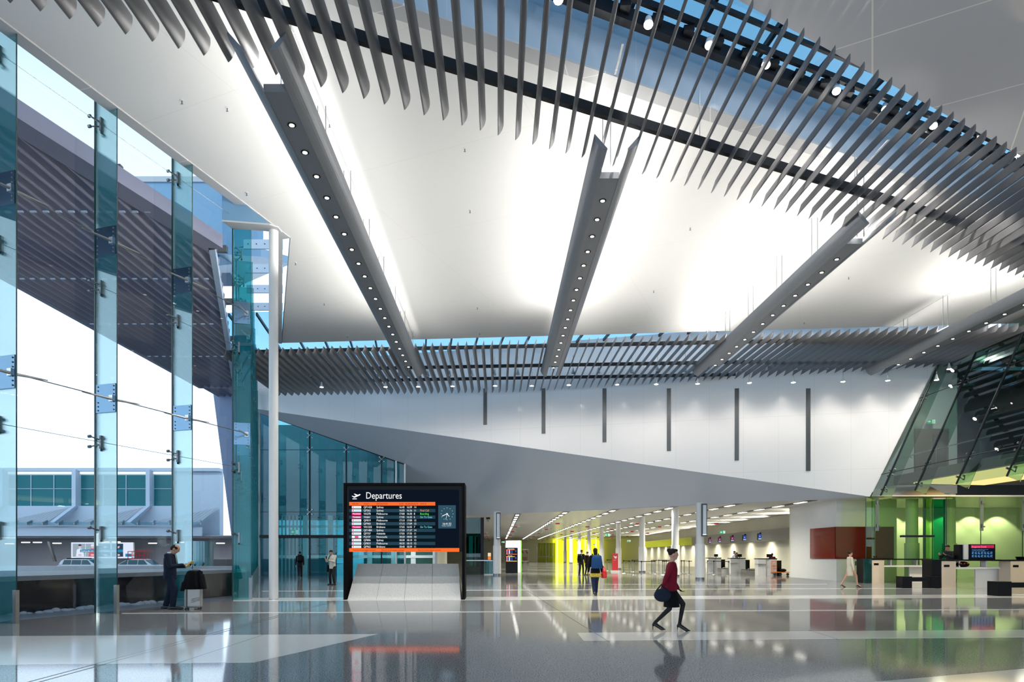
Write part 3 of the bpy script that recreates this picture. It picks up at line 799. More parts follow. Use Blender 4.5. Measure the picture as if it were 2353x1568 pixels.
# ------------------------------------------------------------------ trough beams with downlights
def trough(X, y0, y1, l0, nl, lab, rods):
    z = EH+9.26
    t = thing('trough_light', lab, 'light fitting', (X, (y0+y1)/2, z))
    for s, nm in ((-1, 'wing'), (1, 'wing')):
        prof = []
        for i in range(9):
            u = i/8; prof.append((.24+.30*u+.05*math.sin(PI*u), -.015+.34*u-.05*math.sin(PI*u)))
        for i in range(8, -1, -1):
            u = i/8; prof.append((.24+.30*u-.012, .02+.34*u))
        m = len(prof); v = [(X+s*a, y0, z+b) for a, b in prof]+[(X+s*a, y1, z+b) for a, b in prof]
        fs = [tuple(range(m)), tuple(range(2*m-1, m-1, -1))]+[((i+1) % m, i, i+m, (i+1) % m+m) for i in range(m)]
        if s < 0: fs = [f[::-1] for f in fs]
        mb = MB(); mb.add(v, fs); o = mb.build(nm, M['beam'], t)
    MB().box((X-.25, l0-1.0, z), (X+.25, y1-2.0, z+.05)).box((X-.25, l0-1.05, z), (X+.25, l0-1.0, z+.16)).build('tray', M['beam'], t)
    for k in range(nl):
        Y = l0+k*1.0
        o = MB().lathe([(.095, -.012), (.095, .0), (.06, .0)], (X, Y, z), 16).build('downlight', M['black'], t)
        MB().lathe([(.055, -.020), (.055, -.012)], (X, Y, z), 14).build('lens', E_WARM, o)
    r = MB()
    Y = rods
    while Y < y1-1:
        for dx in (-.1, .1): r.tube((X+dx, Y, z+.05), (X+dx, Y, ZC), .014, n=5)
        Y += 2.9
    r.build('hanger', M['steel'], t)
    return t
BE = [(-4.46, 12.55, 35.6, 14.71, 20, 'leftmost long grey trough light running away under the white ceiling', 14.3),
      (2.72, 15.6, 35.6, 17.86, 17, 'second long grey trough light, starting at the top centre of the ceiling', 17.2),
      (10.6, 19.1, 35.5, 21.4, 13, 'third long grey trough light, slanting down left from the right half', 20.0),
      (19.5, 23.1, 35.3, 25.3, 9, 'rightmost long grey trough light, cut by the right edge of the picture', 24.0)]
for X, y0, y1, l0, nl, lab, rd in BE: trough(X, y0, y1, l0, nl, lab, rd)
# thin lighter joint lines on the ceiling beside each trough
jl = MB()
for X, y0, y1, *_ in BE: jl.box((X+.0, y0-.5, ZC-.006), (X+.05, y1, ZC))
struct('trim_14', jl, M['trim'])

# sprinklers
pts = [(418, 236), (522, 253), (567, 447), (1068, 346), (1080, 487), (1586, 527), (1097, 709), (679, 607), (745, 700), (1502, 671), (1848, 743), (757, 290), (798, 774), (1950, 640), (1102, 768)]
sp0 = None
for i, (x, y) in enumerate(pts):
    p = atz(x, y, ZC-.058)
    if sp0 is None:
        sp0 = thing('sprinkler_head', 'tiny sprinkler head dotted on the white ceiling', 'sprinkler', (0, 0, 0), 'sprinkler heads on the white ceiling')
        MB().lathe([(.045, .045), (.05, .06)], n=12).build('rose', M['white'], sp0)
        MB().tube((0, 0, -.03), (0, 0, .05), .014, n=8).tube((-.03, 0, -.035), (.03, 0, -.035), .008, n=6).build('nozzle', M['gun'], sp0)
        sp0.location = p
    else: dup(sp0, p)

# small pendant spots in the far louvre row
hi = [(714, 863), (759, 863), (821, 862), (869, 861), (917, 860), (983, 861), (1033, 861), (1084, 860), (1136, 859), (1190, 858), (1317, 855), (1375, 854), (1452, 854), (1511, 852), (1575, 851), (1699, 850), (1763, 849), (1829, 848), (1899, 846), (1990, 843), (2083, 841)]
lo = [(739, 887), (886, 886.5), (961, 886), (1040, 885), (1138, 884), (1222, 884), (1307, 882), (1418, 881), (1508, 880), (1603, 879), (1722, 877), (1823, 876), (1937, 874), (2040, 871.5), (2152, 870), (2181, 845)]
ph = pl_ = None
for lst, lit in ((hi, 0), (lo, 1)):
    pt = None
    for x, y in lst:
        Y = 36.6-.06*((x-CX)/F*37) if not lit else 37.9-.17*max(0, (x-CX)/F*38)
        p = at(x, y, Y)
        if pt is None:
            pt = thing('pendant_spot', 'x', 'pendant light', (0, 0, 0))
            pt['label'] = 'small lit white cone spotlight hanging below the far louvre blades' if lit else 'small unlit grey cone spotlight hanging between the far louvre blades'
            pt['group'] = 'lit cone spotlights, lower row' if lit else 'unlit cone spotlights, upper row'
            MB().lathe([(.115, -.08), (.07, .02), (.03, .2), (.015, .22)], n=14).build('cone_shade', M['white'], pt)
            MB().lathe([(.10, -.085), (.10, -.078)], n=14).build('lens', E_SPOT if lit else M['gun'], pt)
            MB().tube((0, 0, .2), (0, 0, .9), .008, n=5).build('cord', M['gun'], pt)
            pt.location = p
        else: dup(pt, p)

# ------------------------------------------------------------------ outside: eave louvres, fascia, building, street
ext = blade_mesh(.46, .20, .06, .05, 'exterior_blade', M['extblade'])
ZE = 12.8
t = thing('louvred_eave', 'big dark purple-grey louvred eave outside the left glass facade', 'louvred eave', (-14, 25, ZE))
x = -10.9
while x > -20.2:
    y0 = 17.6+(x+12.8)/.309 if x > -12.8 else 17.6+(x+12.8)*3.24
    blade(ext, 'eave_louvre', x, max(y0, 11.0)+.3, 25.4+(-10.7-x)/.3465, ZE, t); x -= .42
def bar(p, q, w, h, nm, mat):
    p, q = Vector(p), Vector(q); d = (q-p).normalized(); nn = Vector((-d.y, d.x, 0))*w/2
    MB().prism([p-nn, q-nn, q+nn, p+nn], (0, 0, h)).build(nm, M[mat], t)
bar((-16.2, 6.5, ZE), (-10.55, 25.3, ZE), .75, .5, 'edge_beam', 'extblade')
bar((-10.6, 25.2, ZE), (-18.1, 46.9, ZE), .22, .4, 'side_fascia', 'bwhite')
bar((-20.4, 46.4, ZE), (-17.9, 46.6, ZE), .2, .4, 'end_fascia', 'extblade')
bar((-20.4, 12, ZE+.0), (-20.3, 46.5, ZE+.0), .25, .4, 'outer_fascia', 'extblade')
for Y in (21, 26.5, 32, 37.5, 43): bar((-20.4, Y, ZE+.42), (-9.8-.3*max(0, Y-24) if Y > 24 else -11.6, Y, ZE+.42), .18, .25, 'cross_beam', 'dgrey')
cp = MB()
for Y in (22.5, 28, 33.5, 39):
    xx = -11.1
    while xx > -20.1:
        if Y < 25.4+(-10.7-xx)/.3465-.5 and (Y > 17.6+(xx+12.8)*3.24): cp.box((xx-.17, Y, ZE-.005), (xx+.02, Y+.07, ZE+.04))
        xx -= .42
cp.build('blade_clips', M['bwhite'], t)
# pale high parapet of the next roof and its props
t = thing('roof_parapet', 'pale blue-lit high roof parapet seen through the top of the glass facade', 'roof', (-17, 38, 18))
MB().box((-24, 38, 18.4), (-15.4, 38.5, 22.2)).build('parapet_wall', M['skyshade'], t)
MB().box((-24, 37.9, 22.2), (-15.3, 38.6, 22.5)).build('coping', M['roofrib'], t)
MB().prism([(-15.4, 38, 18.4), (-12.0, 34, 17.0), (-12.0, 34, 24), (-15.4, 38, 22.2)], (.2, .2, 0)).build('side_wall', M['skyshade'], t)
MB().prism([(-24, 37.5, 18.4), (-15.4, 37.5, 18.4), (-11.5, 33, 16.3), (-11, 36, 17.2), (-16, 42, 18.4), (-24, 42, 18.4)], (0, 0, -.4)).build('soffit', M['skyshade'], t)
p = MB(); 
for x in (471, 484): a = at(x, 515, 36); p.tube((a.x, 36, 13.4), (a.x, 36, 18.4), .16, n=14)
p.build('prop', M['skyshade'], t)
a = at(335, 455, 30)
MB().box((at(300, 455, 30).x, 30, at(0, 468, 30).z), (at(345, 455, 30).x, 31, at(0, 449, 30).z)).build('roof_plant', M['roofrib'], t)
# rear wing (blue-grey leaning wall) right of the terminal building
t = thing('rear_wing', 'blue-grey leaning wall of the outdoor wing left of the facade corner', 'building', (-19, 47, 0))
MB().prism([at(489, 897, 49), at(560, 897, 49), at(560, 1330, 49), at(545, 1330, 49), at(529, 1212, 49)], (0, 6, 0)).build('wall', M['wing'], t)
MB().box((-23, 70, 6), (-14, 71, 12.2)).build('parapet', M['skyshade'], t)

t = thing('terminal_building', 'long white terminal building with teal windows beyond the forecourt', 'building', (-40, 75, 0))
YB = 75.0
def bq(x, y): return at(x, y, YB)
def brect(mb, xa, ya, xb, yb, d0=0, d1=.3): a, b = bq(xa, yb), bq(xb, ya); mb.box((a.x, YB-d1, a.z), (b.x, YB-d0, b.z))
w = MB(); brect(w, -420, 1163, 505, 1236, -1, 0); brect(w, -420, 1076, 505, 1083.5, -1, .2); brect(w, -420, 1083, 505, 1092, -1, -.62)
brect(w, 397, 1092, 505, 1163, -1, 0); w.build('wall', M['bwhite'], t)
wins = [(-160, 2), (13, 168), (180, 341), (349, 396)]
for a, b in wins:
    g = MB(); brect(g, a, 1091, b, 1164, -.6, -.5); g = g.build('window', M['bglass'], t)
    m = MB(); brect(m, a, 1122.2, b, 1123.4, -.5, -.4)
    k = (a, a+52, a+105) if b-a > 100 else (a,)
    for x in k[1:]: brect(m, x-.7, 1091, x+.7, 1164, -.5, -.4)
    m.build('mullion', M['bwhite'], g)
    lt = MB(); brect(lt, a, 1084, b, 1089, -.45, -.3); lt.build('clerestory', E_SKYW, g)
for x in (3, 171, 340):
    c = MB(); a = bq(x, 1164); b = bq(x+9, 1080)
    c.box((a.x, YB-.5, a.z), (b.x, YB+1, b.z))
    lo_ = bq(x-20, 1204); c.prism([(a.x, YB-.5, a.z), (b.x, YB-.5, a.z), (lo_.x+.5, YB-2.8, lo_.z), (lo_.x, YB-2.8, lo_.z)], (0, .6, 0))
    c.build('buttress', M['bwhite'], t)
for xa, xb in ((45, 165), (213, 335), (376, 505)):
    p, q, r = bq(xa, 1203), bq(xb, 1168), bq(xb-18, 1203)
    c = MB(); c.prism([(p.x, YB-2.9, p.z), (r.x, YB-2.9, r.z), (q.x, YB-.5, q.z)], (0, .1, .05)); cn = c.build('canopy_roof', M['roofrib'], t)
    rb_ = MB()
    for i in range(1, 12):
        a = Vector((p.x, YB-2.95, p.z)).lerp(Vector((r.x, YB-2.95, r.z)), i/12); b = Vector((p.x, YB-2.9, p.z)).lerp(Vector((q.x, YB-.55, q.z)), min(1, i/12+.06))
        rb_.tube(a+Vector((0, -.02, .03)), b+Vector((0, -.02, .03)), .025, n=4)
    rb_.build('roof_rib', M['bwhite'], cn)
g = MB(); a, b = bq(-420, 1212), bq(490, 1203); g.add([(a.x, YB-5, a.z), (b.x, YB-5, a.z), (b.x, YB-2.6, b.z), (a.x, YB-2.6, b.z)], [(0, 1, 2, 3)])
gc = g.build('glass_canopy', glass('frosted_teal_canopy', (.5, .8, .85), 1, .35, (.2, .55, .65)), t)
g = MB()
for x in range(-400, 490, 34): p = bq(x, 1203); q = bq(x+22, 1211); g.prism([(p.x, YB-2.6, p.z), (p.x+.1, YB-2.6, p.z), (q.x+.1, YB-5, q.z), (q.x, YB-5, q.z)], (0, 0, .22))
g.box((a.x, YB-5.05, a.z-.1), (b.x, YB-4.95, a.z)); g.build('canopy_bracket', M['gun'], gc)
f_ = MB(); a, b = bq(-420, 1235), bq(504, 1216); f_.box((a.x, YB-4.6, a.z), (b.x, YB-4.3, b.z)); f_.build('fascia', M['bwhite'], t)
struct('wall_street', MB().box((-75, 84, -.4), (-20, 84.3, 3.8)).box((-75, 71, 3.35), (-20, 84, 3.45)), pr('shaded_grey_underpass', (.42, .42, .46), .7))
# lamps in the undercroft
for i, (x, y) in enumerate(((20, 1250), (58, 1247), (85, 1247), (130, 1249), (240, 1246), (266, 1246), (350, 1249), (412, 1247), (447, 1247), (470, 1249), (506, 1249))):
    c = at(x, y, 76)
    o = MB().box((c.x-.45, 76, c.z-.05), (c.x+.45, 76.15, c.z+.05)).build('tube_lamp', E_STRIP)
    tag(o, 'white tube lamp under the roof of the outdoor undercroft', 'lamp', 'tube lamps in the outdoor undercroft')
# braced dark post
o = MB().prism([at(108, 1245, 78), at(113, 1245, 78), at(127, 1291, 78), at(122, 1291, 78)], (0, .3, 0)).build('leaning_strut', M['dgrey']); tag(o, 'dark leaning strut left of the illuminated billboard', 'strut')
# billboard
t = thing('billboard', 'wide illuminated advertising panel with four portrait pictures beyond the cars', 'billboard', tuple(at(235, 1283, 79)))
def q2(x, y, d=0): return at(x, y, 79-d)
def r2(mb, xa, ya, xb, yb, d, mi=0): mb.add([q2(xa, yb, d), q2(xb, yb, d), q2(xb, ya, d), q2(xa, ya, d)], [(0, 1, 2, 3)], mi)
a, b = q2(163.5, 1283.5), q2(306, 1247); MB().box((a.x, 79.02, a.z), (b.x, 79.3, b.z)).build('case', M['white'], t)
E = [em('billboard_white', (.75, .8, .95), 1.1), em('billboard_dark', (.03, .06, .10), 1), em('billboard_blue', (.02, .25, .45), 1), em('billboard_skin', (.75, .55, .55), 1), em('billboard_grey', (.35, .42, .5), 1), em('billboard_red', (.7, .12, .15), 1)]
f_ = MB(); r2(f_, 163.5, 1247, 306, 1283.5, 0); face = f_.build('face', E[0], t)
pc = MB()
for k, (xa, xb) in enumerate(((167, 196), (197, 224), (225, 254), (256, 283))):
    r2(pc, xa, 1250, xb, 1280, .02, 4 if k in (0, 1) else 1); c = (xa+xb)/2+2
    pc.ball(q2(c, 1256.5, .05), .17, .02, .22, 6, 10, 3); pc.ball(q2(c, 1253.6, .06), .2, .02, .12, 6, 10, 1 if k != 1 else 0)
    pc.add([q2(c-9, 1279.5, .05), q2(c+10, 1279.5, .05), q2(c+7, 1264, .05), q2(c+2, 1261, .05), q2(c-2, 1261, .05), q2(c-7, 1264, .05)], [(0, 1, 2, 3, 4, 5)], (0, 5, 1, 1)[k])
    pc.ball(q2(c, 1276, .06), .22, .02, .12, 5, 8, 3)
r2(pc, 288, 1273, 302, 1280, .02, 2); pc.build('portrait_picture', E, face)
bn = MB(); r2(bn, 184, 1263.5, 283, 1269.5, .08); bn.build('banner', E[2], face)
tx = MB(); text_mb(tx, 'Looking after the super of 5 million Australians', .25, q2(186, 1268.4, .10), (1, 0, 0), (0, 0, 1), wfac=.84); tx.build('lettering', E_WHITE, face)
# ground outside
struct('ground_pavement', MB().prism([(A.x, A.y, -.012), (B1.x, B1.y, -.012), (-45, -14, -.012), (-45, 30, -.012), (-22, 34, -.012), (B2.x-.2, B2.y, -.012)], (0, 0, -.3)), M['pave'])
struct('ground_road', MB().box((-120, 20, -.45), (-18, 140, -.4)), M['road'])
# water wall and its coping
t = thing('water_wall', 'low black polished water wall with pale coping just outside the facade', 'water feature', (-11, 19, 0))
base = [Vector((-15.2, 8.0, 0)), Vector((-12.05, 17.6, 0)), Vector((-10.35, 22.2, 0)), Vector((-9.5, 25.6, 0)), Vector((-12.5, 26.4, 0)), Vector((-19, 18.5, 0)), Vector((-21, 8, 0))]
MB().prism(base, (0, 0, .82)).build('basin_wall', M['blackstone'], t)
MB().prism([p+Vector((0, 0, .82)) for p in base], (0, 0, .12)).build('coping', M['conc'], t)
fm = MB()
for i in range(26):
    p = base[1].lerp(base[2], i/26-.15+random.random()*.03)
    fm.ball((p.x+.25+random.random()*.12, p.y-.05, .0), .1+.12*random.random(), .1, .03+.08*random.random(), 5, 8)
o = fm.build('foam', M['foam'], t, smooth=True); o['kind'] = 'stuff'
for i, (x0, x1, Y, z, lab) in enumerate(((-24, -13.2, 27.5, 1.02, 'long low pale concrete planter wall outside, left one'), (-12.9, -10.6, 28.2, 1.0, 'short low pale concrete planter wall outside, behind the suitcase'))):
    o = MB().box((x0, Y, -.1), (x1, Y+.5, z)).build('planter_wall', M['conc']); tag(o, lab, 'planter', 'planter walls outside')
o = MB().box((-30, 34, -.4), (-13.4, 35, .78)).build('kerb_wall', M['conc']); tag(o, 'long pale concrete kerb wall in front of the parked cars', 'wall')
# glossy blue cylinder kiosk
t = thing('round_kiosk', 'glossy pale blue upright drum outside to the right of the man in the suit', 'kiosk', tuple(at(458, 1305, 32)))
c = at(458, 1305, 32)
MB().lathe([(.62, .3), (.62, 2.1)], (c.x, 32, 0), 32).build('drum', pr('glossy_aqua_glass', (.18, .55, .65), .08, coat=1), t)
MB().lathe([(.66, .0), (.66, .3)], (c.x, 32, 0), 32).build('plinth', M['conc'], t)
o = MB().prism([at(485, 1286, 36), at(518, 1286, 36), at(523, 1356, 36), at(485, 1356, 36)], (0, 1, 0)).build('low_hoarding', M['dgrey']); tag(o, 'dark low hoarding panel outside left of the facade corner', 'hoarding')
for i, (dx, lab) in enumerate(((430, 'leftmost small plant tuft on the planter behind the suitcase'), (448, 'middle small plant tuft on the planter behind the suitcase'), (466, 'rightmost small plant tuft on the planter behind the suitcase'))):
    c = at(dx, 1303, 28.4); t = thing('planter_plant', lab, 'plant', (c.x, 28.4, 1.0)); m = MB()
    for k in range(14):
        u = random.random()*6.28; l = .1+.12*random.random()
        p = Vector((c.x, 28.4, 1.0)); e = p+Vector((math.cos(u)*l*.7, math.sin(u)*l*.7, l)); m.add([p+Vector((-.012, 0, 0)), p+Vector((.012, 0, 0)), e], [(0, 1, 2), (2, 1, 0)])
    m.build('leaves', pr('dark_green_leaf', (.03, .06, .02), .6), t)
# cars
def car(X, Y, yaw, wagon, lab):
    t = thing('car', lab, 'car', (0, 0, 0), 'white cars in the forecourt')
    L_ = 4.6
    low = [(-2.3, .35), (-2.32, .62), (-2.2, .88), (-1.5, .95), (1.0, .95), (2.05, .82), (2.28, .6), (2.28, .35)]
    top = [(-2.1, .93), (-1.95, 1.3), (-1.7, 1.44), (.2, 1.46), (.5, 1.40), (1.25, .93)] if wagon else [(-1.9, .93), (-1.2, 1.34), (-.6, 1.44), (.2, 1.45), (.5, 1.38), (1.25, .93)]
    b = MB(); b.prism([(x, -.86, z) for x, z in low], (0, 1.72, 0)); b.build('body', M['carp'], t, bevel=.06)
    n = len(top); g = MB()
    v = [(x, -.80+.16*((z-.93)/.5), z) for x, z in top]+[(x, .80-.16*((z-.93)/.5), z) for x, z in top]
    fs = [tuple(range(n)), tuple(range(2*n-1, n-1, -1))]+[((i+1) % n, i, i+n, (i+1) % n+n) for i in range(n)]
    g.add(v, fs); g.build('cabin', M['carp'], t, bevel=.03)
    gl = MB(); kk = -.815
    for xa, xb in ((-1.75, -1.0), (-.93, -.1), (-.03, .85)):
        zt = 1.38
        gl.add([(xa, kk+.0, .97), (xb, kk, .97), (min(xb, .45), kk+.135, zt), (max(xa, -1.65 if wagon else -1.05), kk+.135, zt)], [(0, 1, 2, 3)])
    gl.add([(1.2, -.72, .97), (1.2, .72, .97), (.55, .6, 1.39), (.55, -.6, 1.39)], [(0, 1, 2, 3)])
    gl.build('window_glass', M['cargl'], t)
    for x in (-1.4, 1.42):
        for y in (-.84, .70): 
            w = MB().tube((x, y, .31), (x, y+.16, .31), .31, n=20).build('wheel', M['rubber'], t); MB().tube((x, y-.01, .31), (x, y+.0, .31), .18, n=12).build('hub', M['steel'], w)
    MB().box((2.2, -.75, .6), (2.29, -.45, .74)).box((2.2, .45, .6), (2.29, .75, .74)).build('headlamp', M['steel'], t)
    if wagon:
        MB().box((-1.5, -.55, 1.46), (.1, -.5, 1.55)).box((-1.5, .5, 1.46), (.1, .55, 1.55)).box((-.9, -.55, 1.52), (-.85, .55, 1.56)).build('roof_rack', M['black'], t)
    t.location = (X, Y, -.4); t.rotation_euler.z = yaw
    return t
car(at(200, 1, 62).x, 62, 0, True, 'white estate car with roof rack parked below the billboard')
car(at(328, 1, 62).x, 62, 0, False, 'white hatchback parked behind the man in the suit, right car')
# red scissor-lift basket
t = thing('lift_basket', 'red tubular access-lift basket parked right of the billboard', 'lift', tuple(at(318, 1283, 70)))
m = MB(); a, b = at(294, 1285, 70), at(341, 1268, 70)
for z in (a.z, (a.z+b.z)/2, b.z): m.tube((a.x, 70, z), (b.x, 70, z), .035, n=6)
for i in range(6): X = a.x+(b.x-a.x)*i/5; m.tube((X, 70, a.z), (X, 70, b.z), .035, n=6)
m.build('basket_rail', M['redm'], t)
MB().box((a.x, 70, -.4), (b.x, 71.2, a.z-.1)).build('chassis', M['grey'], t)
# ------------------------------------------------------------------ people
def vox(mb, name, mats, parent, size=.013, it=4, colour=None):
    me0 = mb.mesh('t', mats); ob = bpy.data.objects.new('t', me0); C.objects.link(ob)
    r = ob.modifiers.new('r', 'REMESH'); r.mode = 'VOXEL'; r.voxel_size = size; r.use_smooth_shade = True
    s = ob.modifiers.new('s', 'SMOOTH'); s.factor = .5; s.iterations = it
    dg = bpy.context.evaluated_depsgraph_get(); dg.update()
    me = bpy.data.meshes.new_from_object(ob.evaluated_get(dg)); me.name = name
    bpy.data.objects.remove(ob); bpy.data.meshes.remove(me0)
    me.materials.clear()
    for m in (mats if isinstance(mats, (list, tuple)) else [mats]): me.materials.append(m)
    if colour:
        for p in me.polygons: p.material_index = colour(p.center)
    o = bpy.data.objects.new(name, me); C.objects.link(o)
    if parent is not None: attach(o, parent)
    return o
def cap(mb, p0, p1, r0, r1, n=12):
    p0, p1 = Vector(p0), Vector(p1)
    if (p1-p0).length > 1e-4: mb.tube(p0, p1, r0, r1, n)
    mb.ball(p0, r0, r0, r0, 6, n); mb.ball(p1, r1, r1, r1, 6, n)
def ik(a, b, l1, l2, pole):
    a, b = Vector(a), Vector(b); d = b-a; L = min(d.length, (l1+l2)*.995); u = d.normalized()
    x = (l1*l1-l2*l2+L*L)/(2*L); h = math.sqrt(max(0, l1*l1-x*x))
    pole = Vector(pole); pole = (pole-u*pole.dot(u)).normalized()
    return a+u*x+pole*h, a+u*L
def hand(mb, w, d, side, s, curl=.5, palm=None):
    """palm, four bent fingers of unequal length, thumb from the palm's side. d: forward direction of the hand, palm: palm normal"""
    d = Vector(d).normalized(); palm = Vector(palm if palm else (0, 0, -1)); palm = (palm-d*palm.dot(d)).normalized()
    lat = d.cross(palm)*side      # towards the thumb
    w = Vector(w)
    R = Matrix((lat, d, palm)).transposed()
    mb.ball(w+d*.05*s, .040*s, .055*s, .017*s, 6, 10, rot=R)
    for i, (o, l) in enumerate(((.030, .070), (.010, .078), (-.011, .072), (-.031, .056))):
        k0 = w+d*.085*s+lat*o*s; a = curl*.6
        k1 = k0+(d*math.cos(a)+palm*math.sin(a))*l*.5*s; a2 = curl*1.5
        k2 = k1+(d*math.cos(a2)+palm*math.sin(a2))*l*.5*s
        cap(mb, k0, k1, .0095*s, .0088*s, 8); cap(mb, k1, k2, .0088*s, .0075*s, 8)
    t0 = w+d*.028*s+lat*.030*s; t1 = t0+(d*.65+lat*.7+palm*.25).normalized()*.038*s; t2 = t1+(d*.85+lat*.1+palm*.45).normalized()*.032*s
    cap(mb, t0, t1, .0125*s, .0105*s, 8); cap(mb, t1, t2, .0105*s, .009*s, 8)
def person(loc, yaw, label, h=1.75, lean=0.0, head=(0, 0), hands=None, feet=None, top='charc', topk='jacket', bottom='charc', bk='trousers', shoes='shoe',
           hair='hairb', hairk='short', female=False, v=.014, inner='shirt', tie=None, bald=False, sit=False, heel=False, curl=.6, skin='skin', name='person', legcol=None):
    s = h/1.75
    t = thing(name, label, 'person', (0, 0, 0))
    cl, sl = math.cos(lean), math.sin(lean)
    def T(x, y, z):       # bend the upper body forward about the hips
        zz = z-.95; return Vector((x, y*cl+zz*sl, .95+zz*cl-y*sl))*s
    sw = .165 if female else .190
    feet = feet or (( -.10, .0, 0), (.10, .04, 0))
    hip = [Vector((-.09, 0, .93))*s, Vector((.09, 0, .93))*s]
    ank, kne, toe = [], [], []
    hz = .075 if heel else 0
    for i in range(2):
        f = Vector(feet[i]); a = Vector((f.x, f.y-.03, f.z+.085+hz))*s
        k, a = ik(hip[i], a, .44*s, .425*s, (0, 1, 0)); kne.append(k); ank.append(a); toe.append(Vector((f.x*s, f.y*s+.14*s, f.z*s+.03*s)))
    sh = [T(-sw, 0, 1.42), T(sw, 0, 1.42)]
    hd = hands or ((-.26, .06, .80), (.26, .06, .80)); hd = [Vector(p)*s for p in hd]
    elb, wr = [], []
    for i in range(2):
        e, w = ik(sh[i], hd[i], .30*s, .265*s, ((-1, 1)[i]*.5, -.7, -.5)); elb.append(e); wr.append(w)
    # head frame
    hp, hy = head
    Rh = Matrix.Rotation(-hy, 3, 'Z') @ Matrix.Rotation(-hp-lean*.7, 3, 'X')
    nb = T(0, -.01, 1.47); hc = nb+Rh @ Vector((0, .035, .165))*s
    H = lambda x, y, z: hc+Rh @ Vector((x, y, z))*s
    b = MB()
    k = .92 if female else 1.0
    b.loft([(T(0, 0, 1.46), .07*s, .055*s), (T(0, 0, 1.42), .155*k*s, .08*s), (T(0, 0, 1.32), .165*k*s, .105*s), (T(0, 0, 1.18), .145*k*s, .10*s), (T(0, 0, 1.06), .128*k*s, .095*s),
            (T(0, 0, .96), .155*s, .105*s), (Vector((0, 0, .88))*s, .15*s, .105*s)], n=18)
    for i in range(2):
        cap(b, hip[i], kne[i], .082*s, .056*s); cap(b, kne[i], ank[i], .054*s, .036*s)
        cap(b, ank[i]-Vector((0, .01, .02))*s, toe[i], .038*s, .026*s); b.ball(ank[i]+Vector((0, -.03, -.045))*s, .032*s)
        cap(b, sh[i], elb[i], .050*s, .040*s); cap(b, elb[i], wr[i], .039*s, .026*s)
        d = (wr[i]-elb[i]).normalized()
        if hands: d = (d+Vector((0, .4, .1))).normalized()
        hand(b, wr[i], d, (1, -1)[i], s, curl, (0, 0, 1) if hands else ((1, -1)[i], .2, 0))
    cap(b, T(0, 0, 1.42), hc-(Rh @ Vector((0, .01, .05)))*s, .058*s*k, .052*s*k)
    b.ball(H(0, -.005, .015), .076*s, .095*s, .105*s, 10, 16, rot=Rh); b.ball(H(0, .022, -.045), .056*s, .068*s, .072*s, 8, 12, rot=Rh)
    b.ball(H(0, .060, -.088), .026*s, .024*s, .020*s, 6, 8, rot=Rh)
    b.add([H(-.016, .085, -.03), H(.016, .085, -.03), H(0, .118, -.022), H(0, .088, .028), H(0, .075, -.03), H(0, .07, .02)], [(0, 2, 3), (2, 1, 3), (0, 4, 2), (4, 1, 2), (0, 3, 5), (3, 1, 5), (0, 5, 4), (4, 5, 1)])
    cap(b, H(0, .088, .02), H(0, .104, -.018), .009*s, .014*s, 8)
    for sx in (-1, 1): b.ball(H(sx*.078, -.005, -.005), .012*s, .022*s, .034*s, 6, 8, rot=Rh)
    body = vox(b, 'body', [M[skin], M[legcol or skin]], t, v*.75 if v < .012 else v, 2, (lambda c: 1 if c.z < .9*s else 0))
    e = MB()
    for sx in (-1, 1): e.ball(H(sx*.030, .086, .008), .011*s, .006*s, .006*s, 5, 8, rot=Rh)
    e.build('eye', M['black'], t)
    m = MB(); m.ball(H(0, .091, -.058), .022*s, .006*s, .005*s, 5, 8, rot=Rh); m.build('mouth', M['brownc'], t)
    m = MB()
    for sx in (-1, 1): m.ball(H(sx*.030, .089, .026), .018*s, .005*s, .004*s, 4, 8, rot=Rh)
    m.build('eyebrow', M[hair], t)
    # hair
    hr = MB(); g = .006
    if bald:
        hr.ball(H(0, -.032, .012), .081*s, .080*s, .088*s, 8, 14, rot=Rh); hr.ball(H(0, -.03, .055), .062*s, .065*s, .055*s, 8, 14, rot=Rh)
        for sx in (-1, 1): hr.ball(H(sx*.055, .005, .035), .028*s, .055*s, .045*s, 6, 8, rot=Rh)
    else:
        hr.ball(H(0, -.022, .038), .085*s, .092*s, .092*s, 9, 16, rot=Rh); hr.ball(H(0, .045, .088), .058*s, .05*s, .034*s, 6, 10, rot=Rh)
        if hairk == 'long': hr.ball(H(0, -.05, -.07), .08*s, .055*s, .12*s, 8, 12, rot=Rh)
        if hairk == 'bun': hr.ball(H(0, -.10, .085), .045*s, .045*s, .045*s, 6, 10, rot=Rh)
        if hairk == 'hat': hr.ball(H(0, -.01, .10), .075*s, .08*s, .06*s, 6, 10, rot=Rh)
    vox(hr, 'hair', M[hair], t, v, 3)
    # clothes
    g = .014
    jk = MB()
    zb = {'jacket': .80, 'long': .72, 'top': .86, 'dress': .55}[topk]
    fl_ = {'jacket': .172, 'long': .185, 'top': .19, 'dress': .18}[topk]
    jk.loft([(T(0, 0, 1.475), .085*s, .07*s), (T(0, 0, 1.44), .165*k*s, .095*s), (T(0, 0, 1.32), (.178*k+g)*s, .125*s), (T(0, 0, 1.16), (.158*k+g)*s, .128*s), (T(0, 0, 1.04), (.148*k+g)*s, .125*s),
             (T(0, 0, .95), (.163+g)*s, .13*s), (Vector((0, .0, zb))*s, fl_*s, .135*s)], n=20)
    for i in range(2):
        cap(jk, sh[i]+Vector((0, 0, .0)), elb[i], .068*s, .056*s); cap(jk, elb[i], elb[i].lerp(wr[i], .93), .055*s, .043*s)
    jo = vox(jk, {'jacket': 'jacket', 'long': 'long_coat', 'top': 'top', 'dress': 'dress'}[topk], M[top], t, v, 3)
